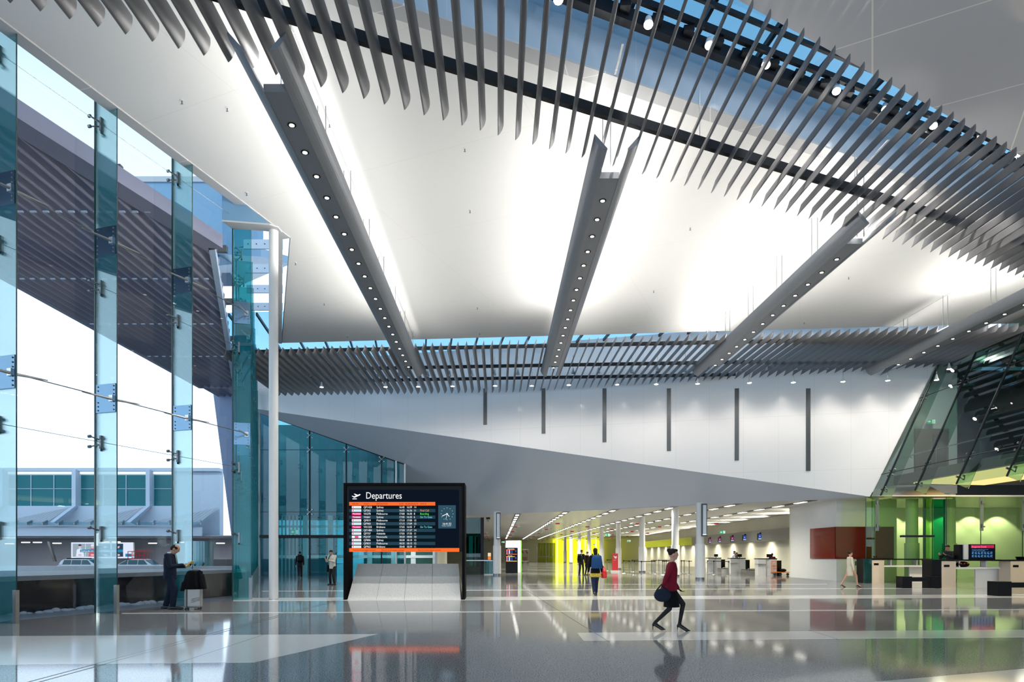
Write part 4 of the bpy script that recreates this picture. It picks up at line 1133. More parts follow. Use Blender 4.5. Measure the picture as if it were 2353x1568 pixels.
    if inner:
        c = MB(); c.loft([(T(0, .004, 1.515), .058*s, .056*s), (T(0, .0, 1.47), .066*s, .066*s)], n=16)
        c.add([T(-.035, .115, 1.44), T(.035, .115, 1.44), T(.012, .145, 1.18), T(-.012, .145, 1.18), T(-.03, .06, 1.47), T(.03, .06, 1.47)], [(0, 3, 2, 1), (0, 1, 5, 4)])
        for i in range(2):
            w0 = elb[i].lerp(wr[i], .90); c.tube(w0, elb[i].lerp(wr[i], .99), .036*s, n=10)
        c.build('shirt', M[inner], jo, smooth=True)
        if tie:
            c = MB(); c.add([T(-.014, .128, 1.45), T(.014, .128, 1.45), T(.022, .160, 1.20), T(0, .163, 1.15), T(-.022, .160, 1.20)], [(0, 4, 3, 2, 1), (0, 1, 2, 3, 4)]); c.build('necktie', M[tie], jo)
    if bk == 'trousers':
        p = MB(); p.loft([(Vector((0, 0, 1.0))*s, .150*s, .11*s), (Vector((0, 0, .93))*s, .168*s, .118*s), (Vector((0, 0, .84))*s, .165*s, .112*s)], n=18)
        for i in range(2):
            cap(p, hip[i]-Vector((0, 0, .03))*s, kne[i], .096*s, .076*s); p.tube(kne[i], ank[i].lerp(toe[i], .12)-Vector((0, 0, .01))*s, .076*s, .062*s, 14)
        vox(p, 'trousers', M[bottom], t, v, 3)
    elif bk == 'skirt':
        p = MB(); p.loft([(Vector((0, 0, 1.02))*s, .14*s, .11*s), (Vector((0, 0, .9))*s, .175*s, .13*s), (Vector((0, .02, .52))*s, .19*s, .17*s)], n=20); vox(p, 'skirt', M[bottom], t, v, 3)
    for i in range(2):
        q = MB(); a = ank[i]; f0 = Vector((toe[i].x, toe[i].y, toe[i].z))
        if heel:
            cap(q, a+Vector((0, -.01, -.035))*s, f0+Vector((0, -.03, -.005))*s, .036*s, .028*s); cap(q, f0+Vector((0, -.03, -.005))*s, f0+Vector((0, .04, -.01))*s, .028*s, .016*s)
            q.tube(a+Vector((0, -.04, -.05))*s, Vector((a.x, a.y-.045*s, f0.z-.03*s)), .016*s, .007*s, 8)
        else:
            cap(q, Vector((a.x, a.y-.035*s, f0.z+.012*s)), f0+Vector((0, 0, .008))*s, .044*s, .038*s); cap(q, f0, f0+Vector((0, .055, -.002))*s, .038*s, .026*s); cap(q, a+Vector((0, 0, -.03))*s, f0, .046*s, .036*s)
            q.box((a.x-.04*s, a.y-.075*s, f0.z-.03*s), (a.x+.04*s, a.y-.01*s, f0.z))
        vox(q, 'shoe', M[shoes], t, v*.8, 2)
    t.location = loc; t.rotation_euler.z = yaw
    return t, dict(wr=wr, sh=sh, T=T, s=s, hip=hip)
def local(t, mb): return mb
# the man in the suit (profile, looking down at a magazine; faces right)
g = fl(390, 1400.5)
pm, K = person((g.x, g.y+.02, 0), -PI/2+.12, 'person in a dark navy suit standing by the facade, reading a yellow magazine', h=1.80, lean=.0, head=(.55, 0), hands=((-.15, .27, 1.12), (.10, .30, 1.18)),
               feet=((-.12, -.12, 0), (.10, .09, 0)), top='navy', topk='jacket', bottom='navy', v=.0095, tie='tie', bald=True, curl=.8)
pm.scale = (1.1, 1.22, 1.0)
def held(name, label, cat, owner, build):
    """a thing carried by a person: top-level, modelled in the owner's local frame"""
    t = thing(name, label, cat, (0, 0, 0)); build(t); t.location = owner.location; t.rotation_euler = owner.rotation_euler; t.scale = owner.scale; return t
def mk(t):
    m = MB(); m.prism([(-.13, .35, 1.15), (.13, .37, 1.16), (.13, .50, 1.32), (-.13, .48, 1.30)], (0, .010, -.010)); c = m.build('cover', M['mag'], t)
    m = MB(); m.prism([(-.125, .348, 1.154), (.125, .368, 1.164), (.125, .494, 1.318), (-.125, .474, 1.300)], (0, -.004, .004)); m.build('pages', M['lam'], t)
    m = MB(); m.ball((.0, .44, 1.225), .06, .012, .05, 5, 10); m.build('cover_picture', M['navy'], c)
held('magazine', 'yellow magazine held open by the man in the navy suit', 'magazine', pm, mk)
# suitcase with a coat over it
g = fl(446, 1401)
t = thing('suitcase', 'silver-grey wheeled suitcase standing right of the man in the suit', 'suitcase', (0, 0, 0))
b = MB().box((-.23, -.13, .05), (.20, .13, .60)).build('shell', M['case'], t, bevel=.05)
m = MB()
for z in (.20, .24, .28): m.tube((-.03, -.136, z-.0), (.19, -.136, z+.06), .007, n=6)
m.build('shell_rib', M['steel'], b)
MB().box((-.17, -.135, .05), (-.13, .135, .61)).build('trim_band', M['dgrey'], b)
m = MB()
for x in (-.18, .15):
    for y in (-.09, .09): m.tube((x-.015, y, .025), (x+.015, y, .025), .025, n=10)
m.build('wheel', M['rubber'], t)
m = MB(); m.path([(-.10, -.15, .58), (-.10, -.155, .86), (-.07, -.155, .89)], .016); m.build('side_handle', M['lam'], t)
m = MB(); m.path([(-.08, .05, .58), (-.08, .05, 1.08), (.12, .05, 1.08), (.12, .05, .58)], .012); m.build('pull_handle', M['steel'], t)
t.location = (g.x, g.y, 0); t.rotation_euler.z = .12
ct = MB()
ct.loft([(Vector((.02, .0, 1.06)), .14, .06), (Vector((.02, -.0, 1.03)), .20, .12), (Vector((.0, -.0, .92)), .235, .16), (Vector((-.01, 0, .72)), .27, .18), (Vector((-.02, 0, .55)), .31, .19)], n=18)
ct.loft([(Vector((-.20, -.08, .75)), .09, .09), (Vector((-.27, -.06, .50)), .07, .1)], n=12); ct.loft([(Vector((.16, -.0, .95)), .10, .12), (Vector((.24, -.02, .56)), .10, .14)], n=12)
for a, bb in (((.06, -.14, 1.02), (.13, -.2, .6)), ((-.06, -.14, 1.02), (-.10, -.2, .6)), ((.17, -.1, 1.05), (.25, -.15, .62))): cap(ct, a, bb, .03, .05)
o = vox(ct, 'draped_coat', M['coat'], None, .012, 3); o.location = (g.x, g.y, 0); o.rotation_euler.z = .12
tag(o, 'black coat draped over the silver-grey suitcase', 'coat')
# man with the phone
g = fl(764, 1345)
p2, K = person((g.x, g.y, 0), PI-.45, 'person in a pale beige jacket and dark trousers looking down at a phone', h=1.73, head=(.55, 0), hands=((-.06, .34, 1.22), (.10, .36, 1.26)), feet=((-.13, .02, 0), (.13, .0, 0)),
       top='beigej', topk='jacket', bottom='charc', v=.012, inner=None, curl=.9)
def mk(t): MB().box((-.02, .43, 1.27), (.05, .44, 1.40)).build('body', M['black'], t)
held('phone', 'small dark phone held by the man in the pale beige jacket', 'phone', p2, mk)
def mk(t):
    MB().box((.20, -.18, .62), (.28, .10, .98)).build('body', M['black'], t, bevel=.02); MB().path([(.24, .05, .98), (.20, .12, 1.2), (.06, .10, 1.46), (.0, -.08, 1.48), (.2, -.16, 1.0)], .015).build('strap', M['black'], t)
held('shoulder_bag', 'black shoulder bag on the man in the pale beige jacket', 'bag', p2, mk)
# figure with backpack walking on the left
def backpack(t, mat='black', w=.17):
    m = MB(); m.loft([(Vector((0, -.25, .98)), w, .09, .7), (Vector((0, -.27, 1.1)), w+.01, .11, .7), (Vector((0, -.25, 1.35)), w-.01, .10, .7), (Vector((0, -.22, 1.47)), w*.6, .06, .7)], n=20); m.build('pack', M[mat], t, smooth=True)
    m = MB()
    for sx in (-.1, .1): m.path([(sx, -.18, 1.42), (sx*1.1, .02, 1.51), (sx*1.1, .15, 1.36), (sx*1.4, .12, 1.15), (sx*1.4, -.16, 1.02)], .018)
    m.build('strap', M['black'], t)
g = fl(689, 1329)
p3, K = person((g.x, g.y, 0), .35, 'person all in dark clothes with a backpack walking away by the far left glass', h=1.66, feet=((-.09, -.2, .02), (.10, .2, 0)), top='charc', bottom='charc', v=.014, inner=None)
held('backpack', 'black backpack worn by the dark-clothed walker at the far left glass', 'backpack', p3, lambda t: backpack(t))
# two men in suits
g = fl(1335.5, 1323)
p4, K = person((g.x, g.y, 0), -.5, 'person in a charcoal suit, left one of the two by the yellow glow', h=1.80, head=(.1, .5), top='charc', bottom='charc', v=.014, tie='tie', feet=((-.12, -.05, 0), (.12, .08, 0)))
held('backpack', 'dark backpack hanging from the left man in the charcoal suit', 'backpack', p4, lambda t: backpack(t))
g = fl(1348, 1322.5)
p5, K = person((g.x, g.y+.1, 0), -1.0, 'person in a dark brown jacket, right one of the two by the yellow glow', h=1.70, head=(.45, 0), hands=((-.1, .32, 1.05), (.12, .33, 1.05)), top='brownc', bottom='charc', v=.014, feet=((-.12, 0, 0), (.1, .08, 0)))
def mk(t): MB().ball((.30, .05, .72), .1, .19, .17).build('body', M['black'], t, smooth=True); MB().path([(.3, -.1, .82), (.25, .0, 1.1), (.3, .15, .82)], .014).build('strap', M['black'], t)
held('shoulder_bag', 'black bag at the side of the man in the dark brown jacket', 'bag', p5, mk)
# woman with the blue backpack
g = fl(1368, 1368)
p6, K = person((g.x, g.y, 0), .05, 'person with long dark hair and jeans walking away with a blue backpack', h=1.72, feet=((-.06, -.12, .02), (.05, .16, 0)), top='coat', topk='long', bottom='jean', hairk='long', v=.013, inner=None, female=True)
held('backpack', 'blue backpack on the back of the woman in jeans at the centre', 'backpack', p6, lambda t: backpack(t, 'bluebag', .19))
def mk(t):
    m = MB(); m.loft([(Vector((0, 0, .80)), .19, .15), (Vector((0, 0, .70)), .225, .17), (Vector((0, 0, .66)), .22, .17)], n=20); m.build('hem', M['yflor'], t, smooth=True)
held('patterned_skirt', 'yellow patterned hem showing under the black jacket of the backpack walker', 'skirt', p6, mk)
def mk(t): MB().loft([(Vector((.34, .1, .62)), .10, .13), (Vector((.34, .1, .75)), .12, .14), (Vector((.32, .1, 1.0)), .07, .10)], n=16).build('body', M['redm'], t, smooth=True); MB().path([(.32, .04, 1.0), (.28, .08, 1.1), (.32, .16, 1.0)], .012).build('handle', M['redm'], t)
held('red_bag', 'bright red bag carried on the right by the blue backpack walker', 'bag', p6, mk)
# woman in red walking, in front
g = fl(1541, 1452)
p7, K = person((g.x, g.y, 0), -PI/2-.15, 'person in a dark red top and black skirt striding right in high heels', h=1.60, lean=.05, feet=((-.06, .22, 0), (.06, -.30, .03)), hands=((-.22, .18, .90), (.22, -.2, .88)),
       top='redc', topk='top', bottom='coat', bk='skirt', v=.012, inner=None, female=True, hairk='bun', heel=True, legcol='charc')
def mk(t): MB().ball((.3, -.18, .72), .06, .16, .13).build('body', M['navy'], t, smooth=True); MB().path([(.3, -.3, .8), (.26, -.2, .92), (.3, -.06, .8)], .012).build('handle', M['navy'], t)
held('handbag', 'dark handbag carried by the woman in the dark red top', 'bag', p7, mk)
# woman in beige, right
g = fl(1953, 1350)
p8, K = person((g.x, g.y, 0), -PI/2, 'person in a pale beige dress and brown heels walking right past the white partition', h=1.62, feet=((-.05, -.36, .0), (.05, .36, 0)), top='nude', topk='dress', bottom='nude', bk='none', shoes='brownc', v=.014, inner=None, female=True, hairk='bun', heel=True)

# ------------------------------------------------------------------ right side: slanted glass, mezzanine
def sl(z, Y): return Vector((19.6+.44*(z-4.5), Y, z))
n = 21
ys = [36.0, 35.0, 32.1, 29.2, 26.3, 23.4, 20.5, 17.6]
for a, b in zip(ys, ys[1:]):
    mb = MB()
    for z0, z1 in ((4.5, 5.7), (5.7, 9.6), (9.6, 11.9)):
        mb.add([sl(z0+.01, a-.012), sl(z0+.01, b+.012), sl(z1-.01, b+.012), sl(z1-.01, a-.012)], [(0, 1, 2, 3)])
    o = struct('window_%d' % n, mb, M['slant']); n += 1
mb = MB(); 
for p, q in ((sl(4.5, 36), sl(11.9, 36)),): mb.tube(p, q, .03, n=6)
for z in (5.7, 9.6): mb.tube(sl(z, 36), sl(z, 17), .02, n=6)
struct('trim_15', mb, M['dark'])
labs = ['leftmost leaning glass fin of the slanted green glass wall', 'second leaning glass fin from the left in the slanted glass wall', 'third leaning glass fin from the left in the slanted glass wall', 'fourth leaning glass fin from the left, near the right picture edge', 'rightmost leaning glass fin of the slanted glass wall, at the picture edge']
for Y, lab in zip(ys[1:6], labs):
    t = thing('leaning_glass_fin', lab, 'glass fin', tuple(sl(4.5, Y)), 'leaning glass fins of the slanted wall')
    d = Vector((.5, 0, -.2))
    MB().prism([sl(4.5, Y-.012), sl(11.9, Y-.012), sl(11.9, Y-.012)+d, sl(4.5, Y-.012)+d], (0, .024, 0)).build('fin_glass', M['slant'], t)
    MB().tube(sl(4.5, Y)-Vector((.02, 0, 0)), sl(11.9, Y)-Vector((.02, 0, 0)), .038, n=6).build('front_edge', M['dark'], t)
    s_ = MB()
    for z in (4.75, 5.7, 9.6):
        c = sl(z, Y)
        for sy in (-1, 1):
            for dz in ((-.14, .14) if z > 5 else (.1,)):
                e = sl(z+dz, Y+sy*.2)-Vector((.04, 0, 0)); s_.tube(c+Vector((.2, 0, -.08)), e+Vector((.1, 0, 0)), .02, n=6); s_.tube(e, e+Vector((.09, 0, -.03)), .045, n=8)
    s_.build('spider_fitting', M['gun'], t)
# mezzanine
struct('ceiling_mezzanine_soffit', MB().prism([(22.0, 15, 5.35), (48, 15, 5.35), (48, 38, 5.35), (22.0, 38, 5.35)], (0, 0, .5)), M['grey'])
mb = MB(); mb.add([sl(4.5, 36.0)+Vector((.05, 0, 0)), (22.0, 38, 5.35), (22.0, 15, 5.35), (19.65, 15, 4.5)], [(0, 1, 2, 3)])
beige = pr('beige_grey_soffit', (.42, .37, .31), .5)
struct('trim_16', MB().prism([(19.62, 36.05, 4.42), (24, 36.05, 4.42), (24, 38.1, 5.3), (19.62, 38.1, 5.0)], (0, 0, .04)), beige)
t = thing('light_panel', 'long glowing amber light panel under the mezzanine at the right', 'light panel', (24, 28, 5.3))
MB().prism([(22.25, 15, 5.28), (26.6, 15, 5.28), (26.6, 41.0-3.6, 5.28), (22.25, 36.6, 5.28)], (0, 0, .06)).build('diffuser', E_PANEL, t)
struct('wall_mezzanine', MB().box((19.6, 38.7, 4.95), (26.0, 38.9, 12.6)), pr('mezzanine_grey_wall', (.40, .42, .42), .5))
dd = MB().box((23.55, 38.6, 5.85), (25.45, 38.68, 8.6)); dr = struct('door_1', dd, pr('dark_brown_grey_door', (.10, .09, .08), .4)); 
MB().box((24.55, 38.55, 5.85), (25.3, 38.6, 8.3)).build('door_leaf', M['dgrey'], dr); MB().tube((24.68, 38.5, 6.6), (24.68, 38.5, 7.6), .025, n=8).build('door_handle', M['steel'], dr)
exit_sign((24.35, 38.4, 8.85), .62, 1, 'green exit sign above the mezzanine door behind the slanted glass')
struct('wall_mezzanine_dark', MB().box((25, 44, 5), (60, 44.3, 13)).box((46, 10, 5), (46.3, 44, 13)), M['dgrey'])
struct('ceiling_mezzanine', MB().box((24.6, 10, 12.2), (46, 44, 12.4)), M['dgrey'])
bl_ = em('blue_reflection_glow', (.10, .22, .34), 1.0)  # glowing strips imitate the louvre skylight reflected in the slanted glass
for i in range(7):
    for k in range(2):
        o = MB().box((27.5+k*5+.4*(i % 3), 21+i*3.0, 12.17), (30.3+k*5+.4*(i % 3), 21.6+i*3.0, 12.2)).build('reflection_strip', bl_); tag(o, 'narrow bluish glowing strip imitating a skylight reflection behind the slanted glass', 'glow strip', 'imitated skylight reflections over the mezzanine')
t = thing('handrail', 'steel handrail along the mezzanine edge behind the slanted glass', 'handrail', (22.3, 28, 6.9))
m = MB(); m.path([(22.25, 36.7, 6.68), (22.25, 36.9, 6.74), (22.25, 36.8, 6.85), (22.25, 15, 6.85)], .03, 8); m.build('rail', M['steel'], t)
for Y in (35, 31.5, 28, 24.5, 21): MB().box((22.24, Y, 5.85), (22.28, Y+.05, 6.85)).build('post', M['gun'], t)
m = MB(); m.tube((29.6, 34, 5.9), (27.6, 34, 11.9), .06, n=6).tube((31, 34, 5.9), (28.6, 34, 11.9), .06, n=6).tube((33, 36, 5.9), (31.5, 36, 11.9), .06, n=6); o = m.build('stair_strut', M['dgrey']); tag(o, 'dark crossing steel struts behind the slanted glass', 'strut')
# lower zone: cream wall washed by downlights, columns, green glass
struct('wall_lower_right', MB().box((19.3, 45, 0), (48, 45.3, 5.3)), M['cream'])
struct('ceiling_lower_right', MB().box((24, 39, 4.62), (48, 45, 4.8)), M['cream'])
column((22.4, 37.0, 0), .30, 4.6, 'pale green-tinted column behind the glass right of the red band', .36, 'columns behind the green glass')
column((25.5, 38.6, 0), .30, 4.9, 'pale column behind the emerald glass and the man at the counter', .36, 'columns behind the green glass')
def gscreen(xa, xb, Y, ztop, lab, mat, name='glass_screen', ya=None):
    t = thing(name, lab, 'glass screen', ((xa+xb)/2, Y, 0)); MB().box((xa, Y, 0), (xb, Y+.02, ztop)).build('pane', M[mat], t)
    MB().box((xa-.012, Y-.005, 0), (xa+.012, Y+.03, ztop)).build('edge', M['edge'], t); return t
YG = 35.9
X_ = lambda x, Y=YG: (x-CX)*Y/F
gscreen(X_(1983), X_(2004), YG-.3, 4.5, 'narrow green glass screen at the end of the white partition', 'ggreen')
gscreen(X_(2004), X_(2122), YG, 4.5, 'wide green glass screen in front of the red band and pale column', 'ggreen')
for i, x in enumerate((2122, 2127, 2132, 2137)): gscreen(X_(x), X_(2145), YG+.12*i, 4.5, 'narrow stacked sliding glass door leaf left of the emerald glass', 'ggreen')['group'] = 'stacked sliding glass leaves'
gscreen(X_(2145), X_(2175), YG+.1, 4.4, 'emerald green glass panel behind the man at the counter', 'emer')
gscreen(X_(2175), X_(2254), YG, 4.5, 'green glass screen between the man at the counter and the dangerous goods display', 'ggreen')
gscreen(X_(2254), X_(2350), YG, 4.5, 'green glass screen right of the dangerous goods display', 'ggreen')
gscreen(X_(2350), X_(2500), YG, 4.5, 'green glass screen cut by the right edge of the picture', 'ggreen')
for i, (x, lab) in enumerate(((2011, 'left hanging glass strap bracket above the counters'), (2250, 'hanging glass strap bracket above the dangerous goods display'), (2346, 'hanging glass strap bracket at the right picture edge'))):
    X = X_(x); t = thing('glass_bracket', lab, 'bracket', (X, YG-.15, 2.7), 'hanging glass brackets')
    MB().box((X-.09, YG-.2, 2.72), (X+.09, YG-.17, 4.5)).build('strap', pr('grey_green_strap', (.12, .15, .13), .2), t)
    m = MB()
    for z in (2.98, 4.2): m.tube((X, YG-.25, z), (X+.22, YG-.02, z-.03), .02, n=6); m.ball((X+.24, YG-.05, z-.03), .045, nu=5, nv=8); m.box((X-.05, YG-.25, z-.09), (X, YG-.2, z+.09))
    m.build('clamp_fitting', M['gun'], t)
o = MB().box((X_(2076, 33), 33, 2.32), (X_(2148, 33), 33.3, 2.42)).build('ceiling_track', M['dark']); tag(o, 'dark horizontal track with small lamps seen through the green glass', 'track light')
# counters
def counter(x0, x1, Y, lab, block=True, gap=0):
    X0, X1 = (x0-CX)*Y/F, (x1-CX)*Y/F
    t = thing('counter', lab, 'counter', (X0, Y, 0), 'white and black counters by the green glass')
    MB().box((X0, Y-.02, 1.20), (X1, Y+.75, 1.26)).build('top_slab', M['black'], t)
    MB().box((X0+.42, Y, 0), (X0+1.05, Y+.70, 1.19)).build('end_pedestal', M['sand'], t)
    MB().box((X0+.52, Y-.012, .93), (X0+.76, Y, 1.03)).build('socket_plate', M['black'], t)
    MB().box((X0+1.05, Y, .84), (X1+.3, Y+.7, .92)).build('shelf', M['lam'], t)
    MB().box((X1-1.05, Y+.25, 0), (X1+.22, Y+.33, .84)).build('support_panel', M['lam'], t)
    for f in (.42, .80): X = X0+(X1-X0)*f; MB().box((X, Y+.2, .92), (X+.06, Y+.5, 1.2)).build('spacer', M['lam'], t)
    if block: MB().box((X0, Y+.0, 0), (X0+.40, Y+.72, 1.2)).build('end_block', M['black'], t)
    return t
counter(1985, 2143, 35.3, 'left counter by the green glass, in front of the red band', True)
counter(2142, 2305, 30.2, 'middle counter with the man and the dangerous goods display', True)
counter(2300, 2480, 29.6, 'right counter cut by the right edge of the picture', False)
def bench(x0, xb, Y, x1, lab, two=True):
    X0, Xb, X1 = (x0-CX)*Y/F, (xb-CX)*Y/F, (x1-CX)*Y/F
    t = thing('bench', lab, 'bench', (X0, Y, 0), 'black benches')
    MB().box((X0, Y, 0), (Xb, Y+.5, .52)).build('end_block', M['black'], t, bevel=.008); MB().box((Xb, Y+.02, .30), (X1, Y+.48, .48)).build('seat', M['black'], t)
    if two: MB().box((X1, Y, 0), (X1+(Xb-X0), Y+.5, .52)).build('end_block', M['black'], t, bevel=.008)
bench(2074, 2096, 29.9, 2139, 'black bench in front of the left counter'); bench(2291, 2325, 24.4, 2420, 'black bench at the right edge of the picture')
# dangerous goods display
Y = 30.5; k = 6.27
def q3(x, y, d=0): return at(2080+x/k, 1130+y/k, Y-d)
def r3(mb, xa, ya, xb, yb, d, mi=0): mb.add([q3(xa, yb, d), q3(xb, yb, d), q3(xb, ya, d), q3(xa, ya, d)], [(0, 1, 2, 3)], mi)
t = thing('goods_display', 'black screen reading Dangerous Goods standing on the middle counter', 'screen', tuple(q3(1100, 980)))
a, b = q3(916, 984), q3(1299, 760); zt = 1.262
MB().box((a.x, Y, zt), (b.x, Y+.12, b.z)).build('screen_case', M['black'], t, bevel=.006)
a2_, c2_ = q3(852, 980), q3(806, 760); MB().box((a2_.x, Y+.02, zt), (a.x, Y+.5, b.z)).build('white_housing', M['lam'], t); MB().box((c2_.x, Y+.1, zt), (a2_.x, Y+.5, b.z-.02)).build('back_panel', M['black'], t)
s_ = MB(); r3(s_, 940, 772, 1282, 965, .003); s = s_.build('screen', em('dark_navy_screen', (.004, .008, .02), 1), t)
s_ = MB(); r3(s_, 948, 772, 1280, 815, .005); s_.build('header_bar', em('crimson_header', (.6, .02, .08), 1), s)
ic = MB()
for r in range(2):
    for c_ in range(7):
        x, y = 962+c_*44.5, 868+r*46; r3(ic, x, y, x+30, y+4, .006); r3(ic, x, y+8, x+12, y+32, .006); r3(ic, x+16, y+10+(c_ % 3)*5, x+30, y+16+(c_ % 3)*5, .006); r3(ic, x+14, y+28, x+30, y+33, .006)
ic.build('goods_pictogram', em('blue_pictogram', (.10, .30, .60), 1), s)
tx = MB(); u_ = Y/F/k; text_mb(tx, 'Dangerous Goods', 33*u_, q3(958, 808, .008), (1, 0, 0), (0, 0, 1), 0, wfac=.86)
text_mb(tx, 'The following items MUST NOT be taken on board', 16*u_, q3(960, 842, .008), (1, 0, 0), (0, 0, 1), 1, wfac=.7); text_mb(tx, 'any aircraft or checked into your baggage', 16*u_, q3(960, 857, .008), (1, 0, 0), (0, 0, 1), 1, wfac=.7)
tx.build('lettering', [em('pink_lettering', (1, .35, .6), 1), em('blue_lettering', (.15, .4, .7), 1)], s)
# man behind the counter
p = at(2176, 1287, 31.6)
person((p.x, 31.35, 0), PI-1.25, 'person in a dark jacket bending over the middle counter at the right', h=1.96, lean=.14, head=(.35, 0), hands=((-.15, .42, 1.30), (.15, .40, 1.30)), top='charc', bottom='charc', v=.014, inner=None)
t = thing('duffel_bag', 'black and red bag lying on the shelf of the middle counter', 'bag', tuple(q3(820, 1088)))
c = q3(825, 1088); m = MB(); m.ball((c.x, 30.5, .92+.12), .30, .16, .14, 8, 14); m.build('body', M['black'], t, smooth=True)
m = MB()
for dx in (-.16, .0, .14): m.ball((c.x+dx, 30.36, 1.09), .05, .03, .035, 5, 8)
m.build('red_patch', M['redm'], t)
o = MB().lathe([(.22, 0), (.27, .13)], (at(2350, 1286, 29.9).x, 29.9, 1.26), 20).build('dark_bowl', M['black']); tag(o, 'black bowl-shaped tray on the counter at the right picture edge', 'tray')
t = thing('hazard_banner', 'dark green glass end screen with crossed lines left of the left counter', 'screen', (X_(1993), 34.9, 0))
MB().box((X_(1985, 34.9), 34.9, 0), (X_(2003, 34.9), 34.95, 1.26)).build('panel', pr('deep_green_glass_panel', (.004, .035, .03), .1), t)
m = MB(); Xa, Xb = X_(1987, 34.9), X_(2002, 34.9); m.tube((Xa, 34.88, .35), (Xb, 34.88, .6), .008, n=4).tube((Xb, 34.88, .6), (Xa+.1, 34.88, .72), .008, n=4).tube((Xa, 34.88, 1.2), (Xb, 34.88, .95), .008, n=4); m.build('line_mark', M['teal'], t)

# ------------------------------------------------------------------ check-in pods and everything around them
def pod(x0, x1, Y, lab):
    X0, X1 = (x0-CX)*Y/F, (x1-CX)*Y/F; w = X1-X0
    t = thing('check_in_desk', lab, 'check-in desk', (X0, Y, 0), 'white check-in desks')
    MB().box((X0, Y, 0), (X0+w*.42, Y+.6, 1.14)).build('front_panel', M['lam'], t); MB().box((X0+w*.42, Y+.12, 0), (X0+w*.62, Y+.6, 1.14)).build('recess_panel', M['lam'], t); MB().box((X0+w*.62, Y, 0), (X1, Y+.6, 1.14)).build('front_panel', M['lam'], t)
    MB().box((X0-.02, Y-.02, 1.14), (X1+.02, Y+.7, 1.2)).build('top_slab', M['black'], t); MB().box((X0-.25, Y-.2, .78), (X0+w*.38, Y, .81)).build('bag_ledge', M['steel'], t)
    MB().box((X1, Y+.05, 0), (X1+.35, Y+.7, 1.05)).build('side_block', M['black'], t)
    m = MB().box((X0+w*.55, Y+.3, 1.28), (X0+w*.85, Y+.34, 1.50)).box((X0+w*.68, Y+.3, 1.2), (X0+w*.72, Y+.34, 1.3)); m.build('monitor', M['black'], t)
pod(1627.5, 1657, 57, 'left white check-in desk, beside the round column'); pod(1679, 1713, 53.4, 'middle white check-in desk with two staff behind it'); pod(1742, 1785, 48.2, 'right white check-in desk behind the orange trolley')
for (xa, xb, yb, Y, lab) in ((1658, 1676, 1316, 55, 'left low grey baggage scale between two check-in desks'), (1715, 1739, 1320.5, 50.4, 'right low grey baggage scale between two check-in desks')):
    Xa, Xb = (xa-CX)*Y/F, (xb-CX)*Y/F; t = thing('baggage_scale', lab, 'baggage scale', (Xa, Y, 0)); MB().box((Xa, Y, 0), (Xb, Y+1.2, .30)).build('body', M['steel'], t); MB().box((Xa+.03, Y+.03, .30), (Xb-.03, Y+1.17, .36)).build('belt', M['dgrey'], t)
    MB().path([(Xa+.1, Y, .2), (Xa+.1, Y-.05, .42), (Xb-.1, Y-.05, .42), (Xb-.1, Y, .2)], .02).build('guard_rail', M['steel'], t)
for (x, y, Y, yaw, lab, kw) in ((1681.5, 1268, 54.6, -1.3, 'person in a white shirt and dark tie leaning over the middle check-in desk', dict(top='shirt', lean=.25, tie='tie', h=1.8)),
                           (1689.5, 1271, 54.9, PI+.6, 'person in black with brown hair close beside the man in the white shirt', dict(top='charc', h=1.66, lean=.1, female=True, hairk='long', inner='shirt')),
                           (1774.5, 1274, 49.3, PI-.4, 'person in dark red with hair in a bun behind the right check-in desk', dict(top='redc', h=1.60, lean=.3, female=True, hairk='bun', inner=None))):
    p = at(x, y, Y); person((p.x, Y, 0), yaw, lab, head=(.35, 0), hands=((-.14, .36, 1.14), (.14, .36, 1.14)), bottom='charc', v=.016, **kw)
# screens on the bulkhead
for i, (xa, xb, ya, yb, c_) in enumerate(((1625, 1634, 1237.5, 1249, 0), (1647, 1657, 1235.5, 1247.5, 0), (1675, 1686, 1233, 1245.5, 0), (1702.5, 1715, 1230.5, 1243.5, 1), (1736.5, 1750, 1227, 1242, 1))):
    xm = (xa+xb)/2; kx = (xm-CX)/F
    Y = (21.35-.028*52.5)/(kx-.028); a, b = at(xa, yb, Y), at(xb, ya, Y)
    t = thing('hanging_monitor', ['leftmost', 'second from the left', 'middle', 'second from the right', 'rightmost'][i]+' of the five monitors above the check-in desks, '+('blue picture' if c_ else 'magenta picture'), 'monitor', (a.x, Y, a.z), 'monitors above the check-in desks')
    MB().box((a.x, Y-.5, a.z), (b.x+.1, Y-.3, b.z)).build('case', M['black'], t); w = b.x-a.x; h_ = b.z-a.z
    Y2 = Y-.503
    MB().box((a.x+.04*w, Y2, a.z+.08*h_), (b.x-.06*w, Y2+.002, b.z-.08*h_)).build('screen', em('monitor_%d' % i, ((.03, .08, .35) if c_ else (.25, .03, .12)), 1), t)
    MB().box((a.x+.2*w, Y2-.003, a.z+.5*h_), (a.x+.4*w, Y2, a.z+.66*h_)).box((a.x+.04*w, Y2-.003, a.z+.08*h_), (b.x-.06*w, Y2, a.z+.3*h_)).build('picture_mark', em('monitor_mark', (.35, .45, .6), 1), t)
    MB().box((a.x+w*.4, Y-.4, b.z), (a.x+w*.6, Y-.3, b.z+.1)).build('bracket', M['black'], t)
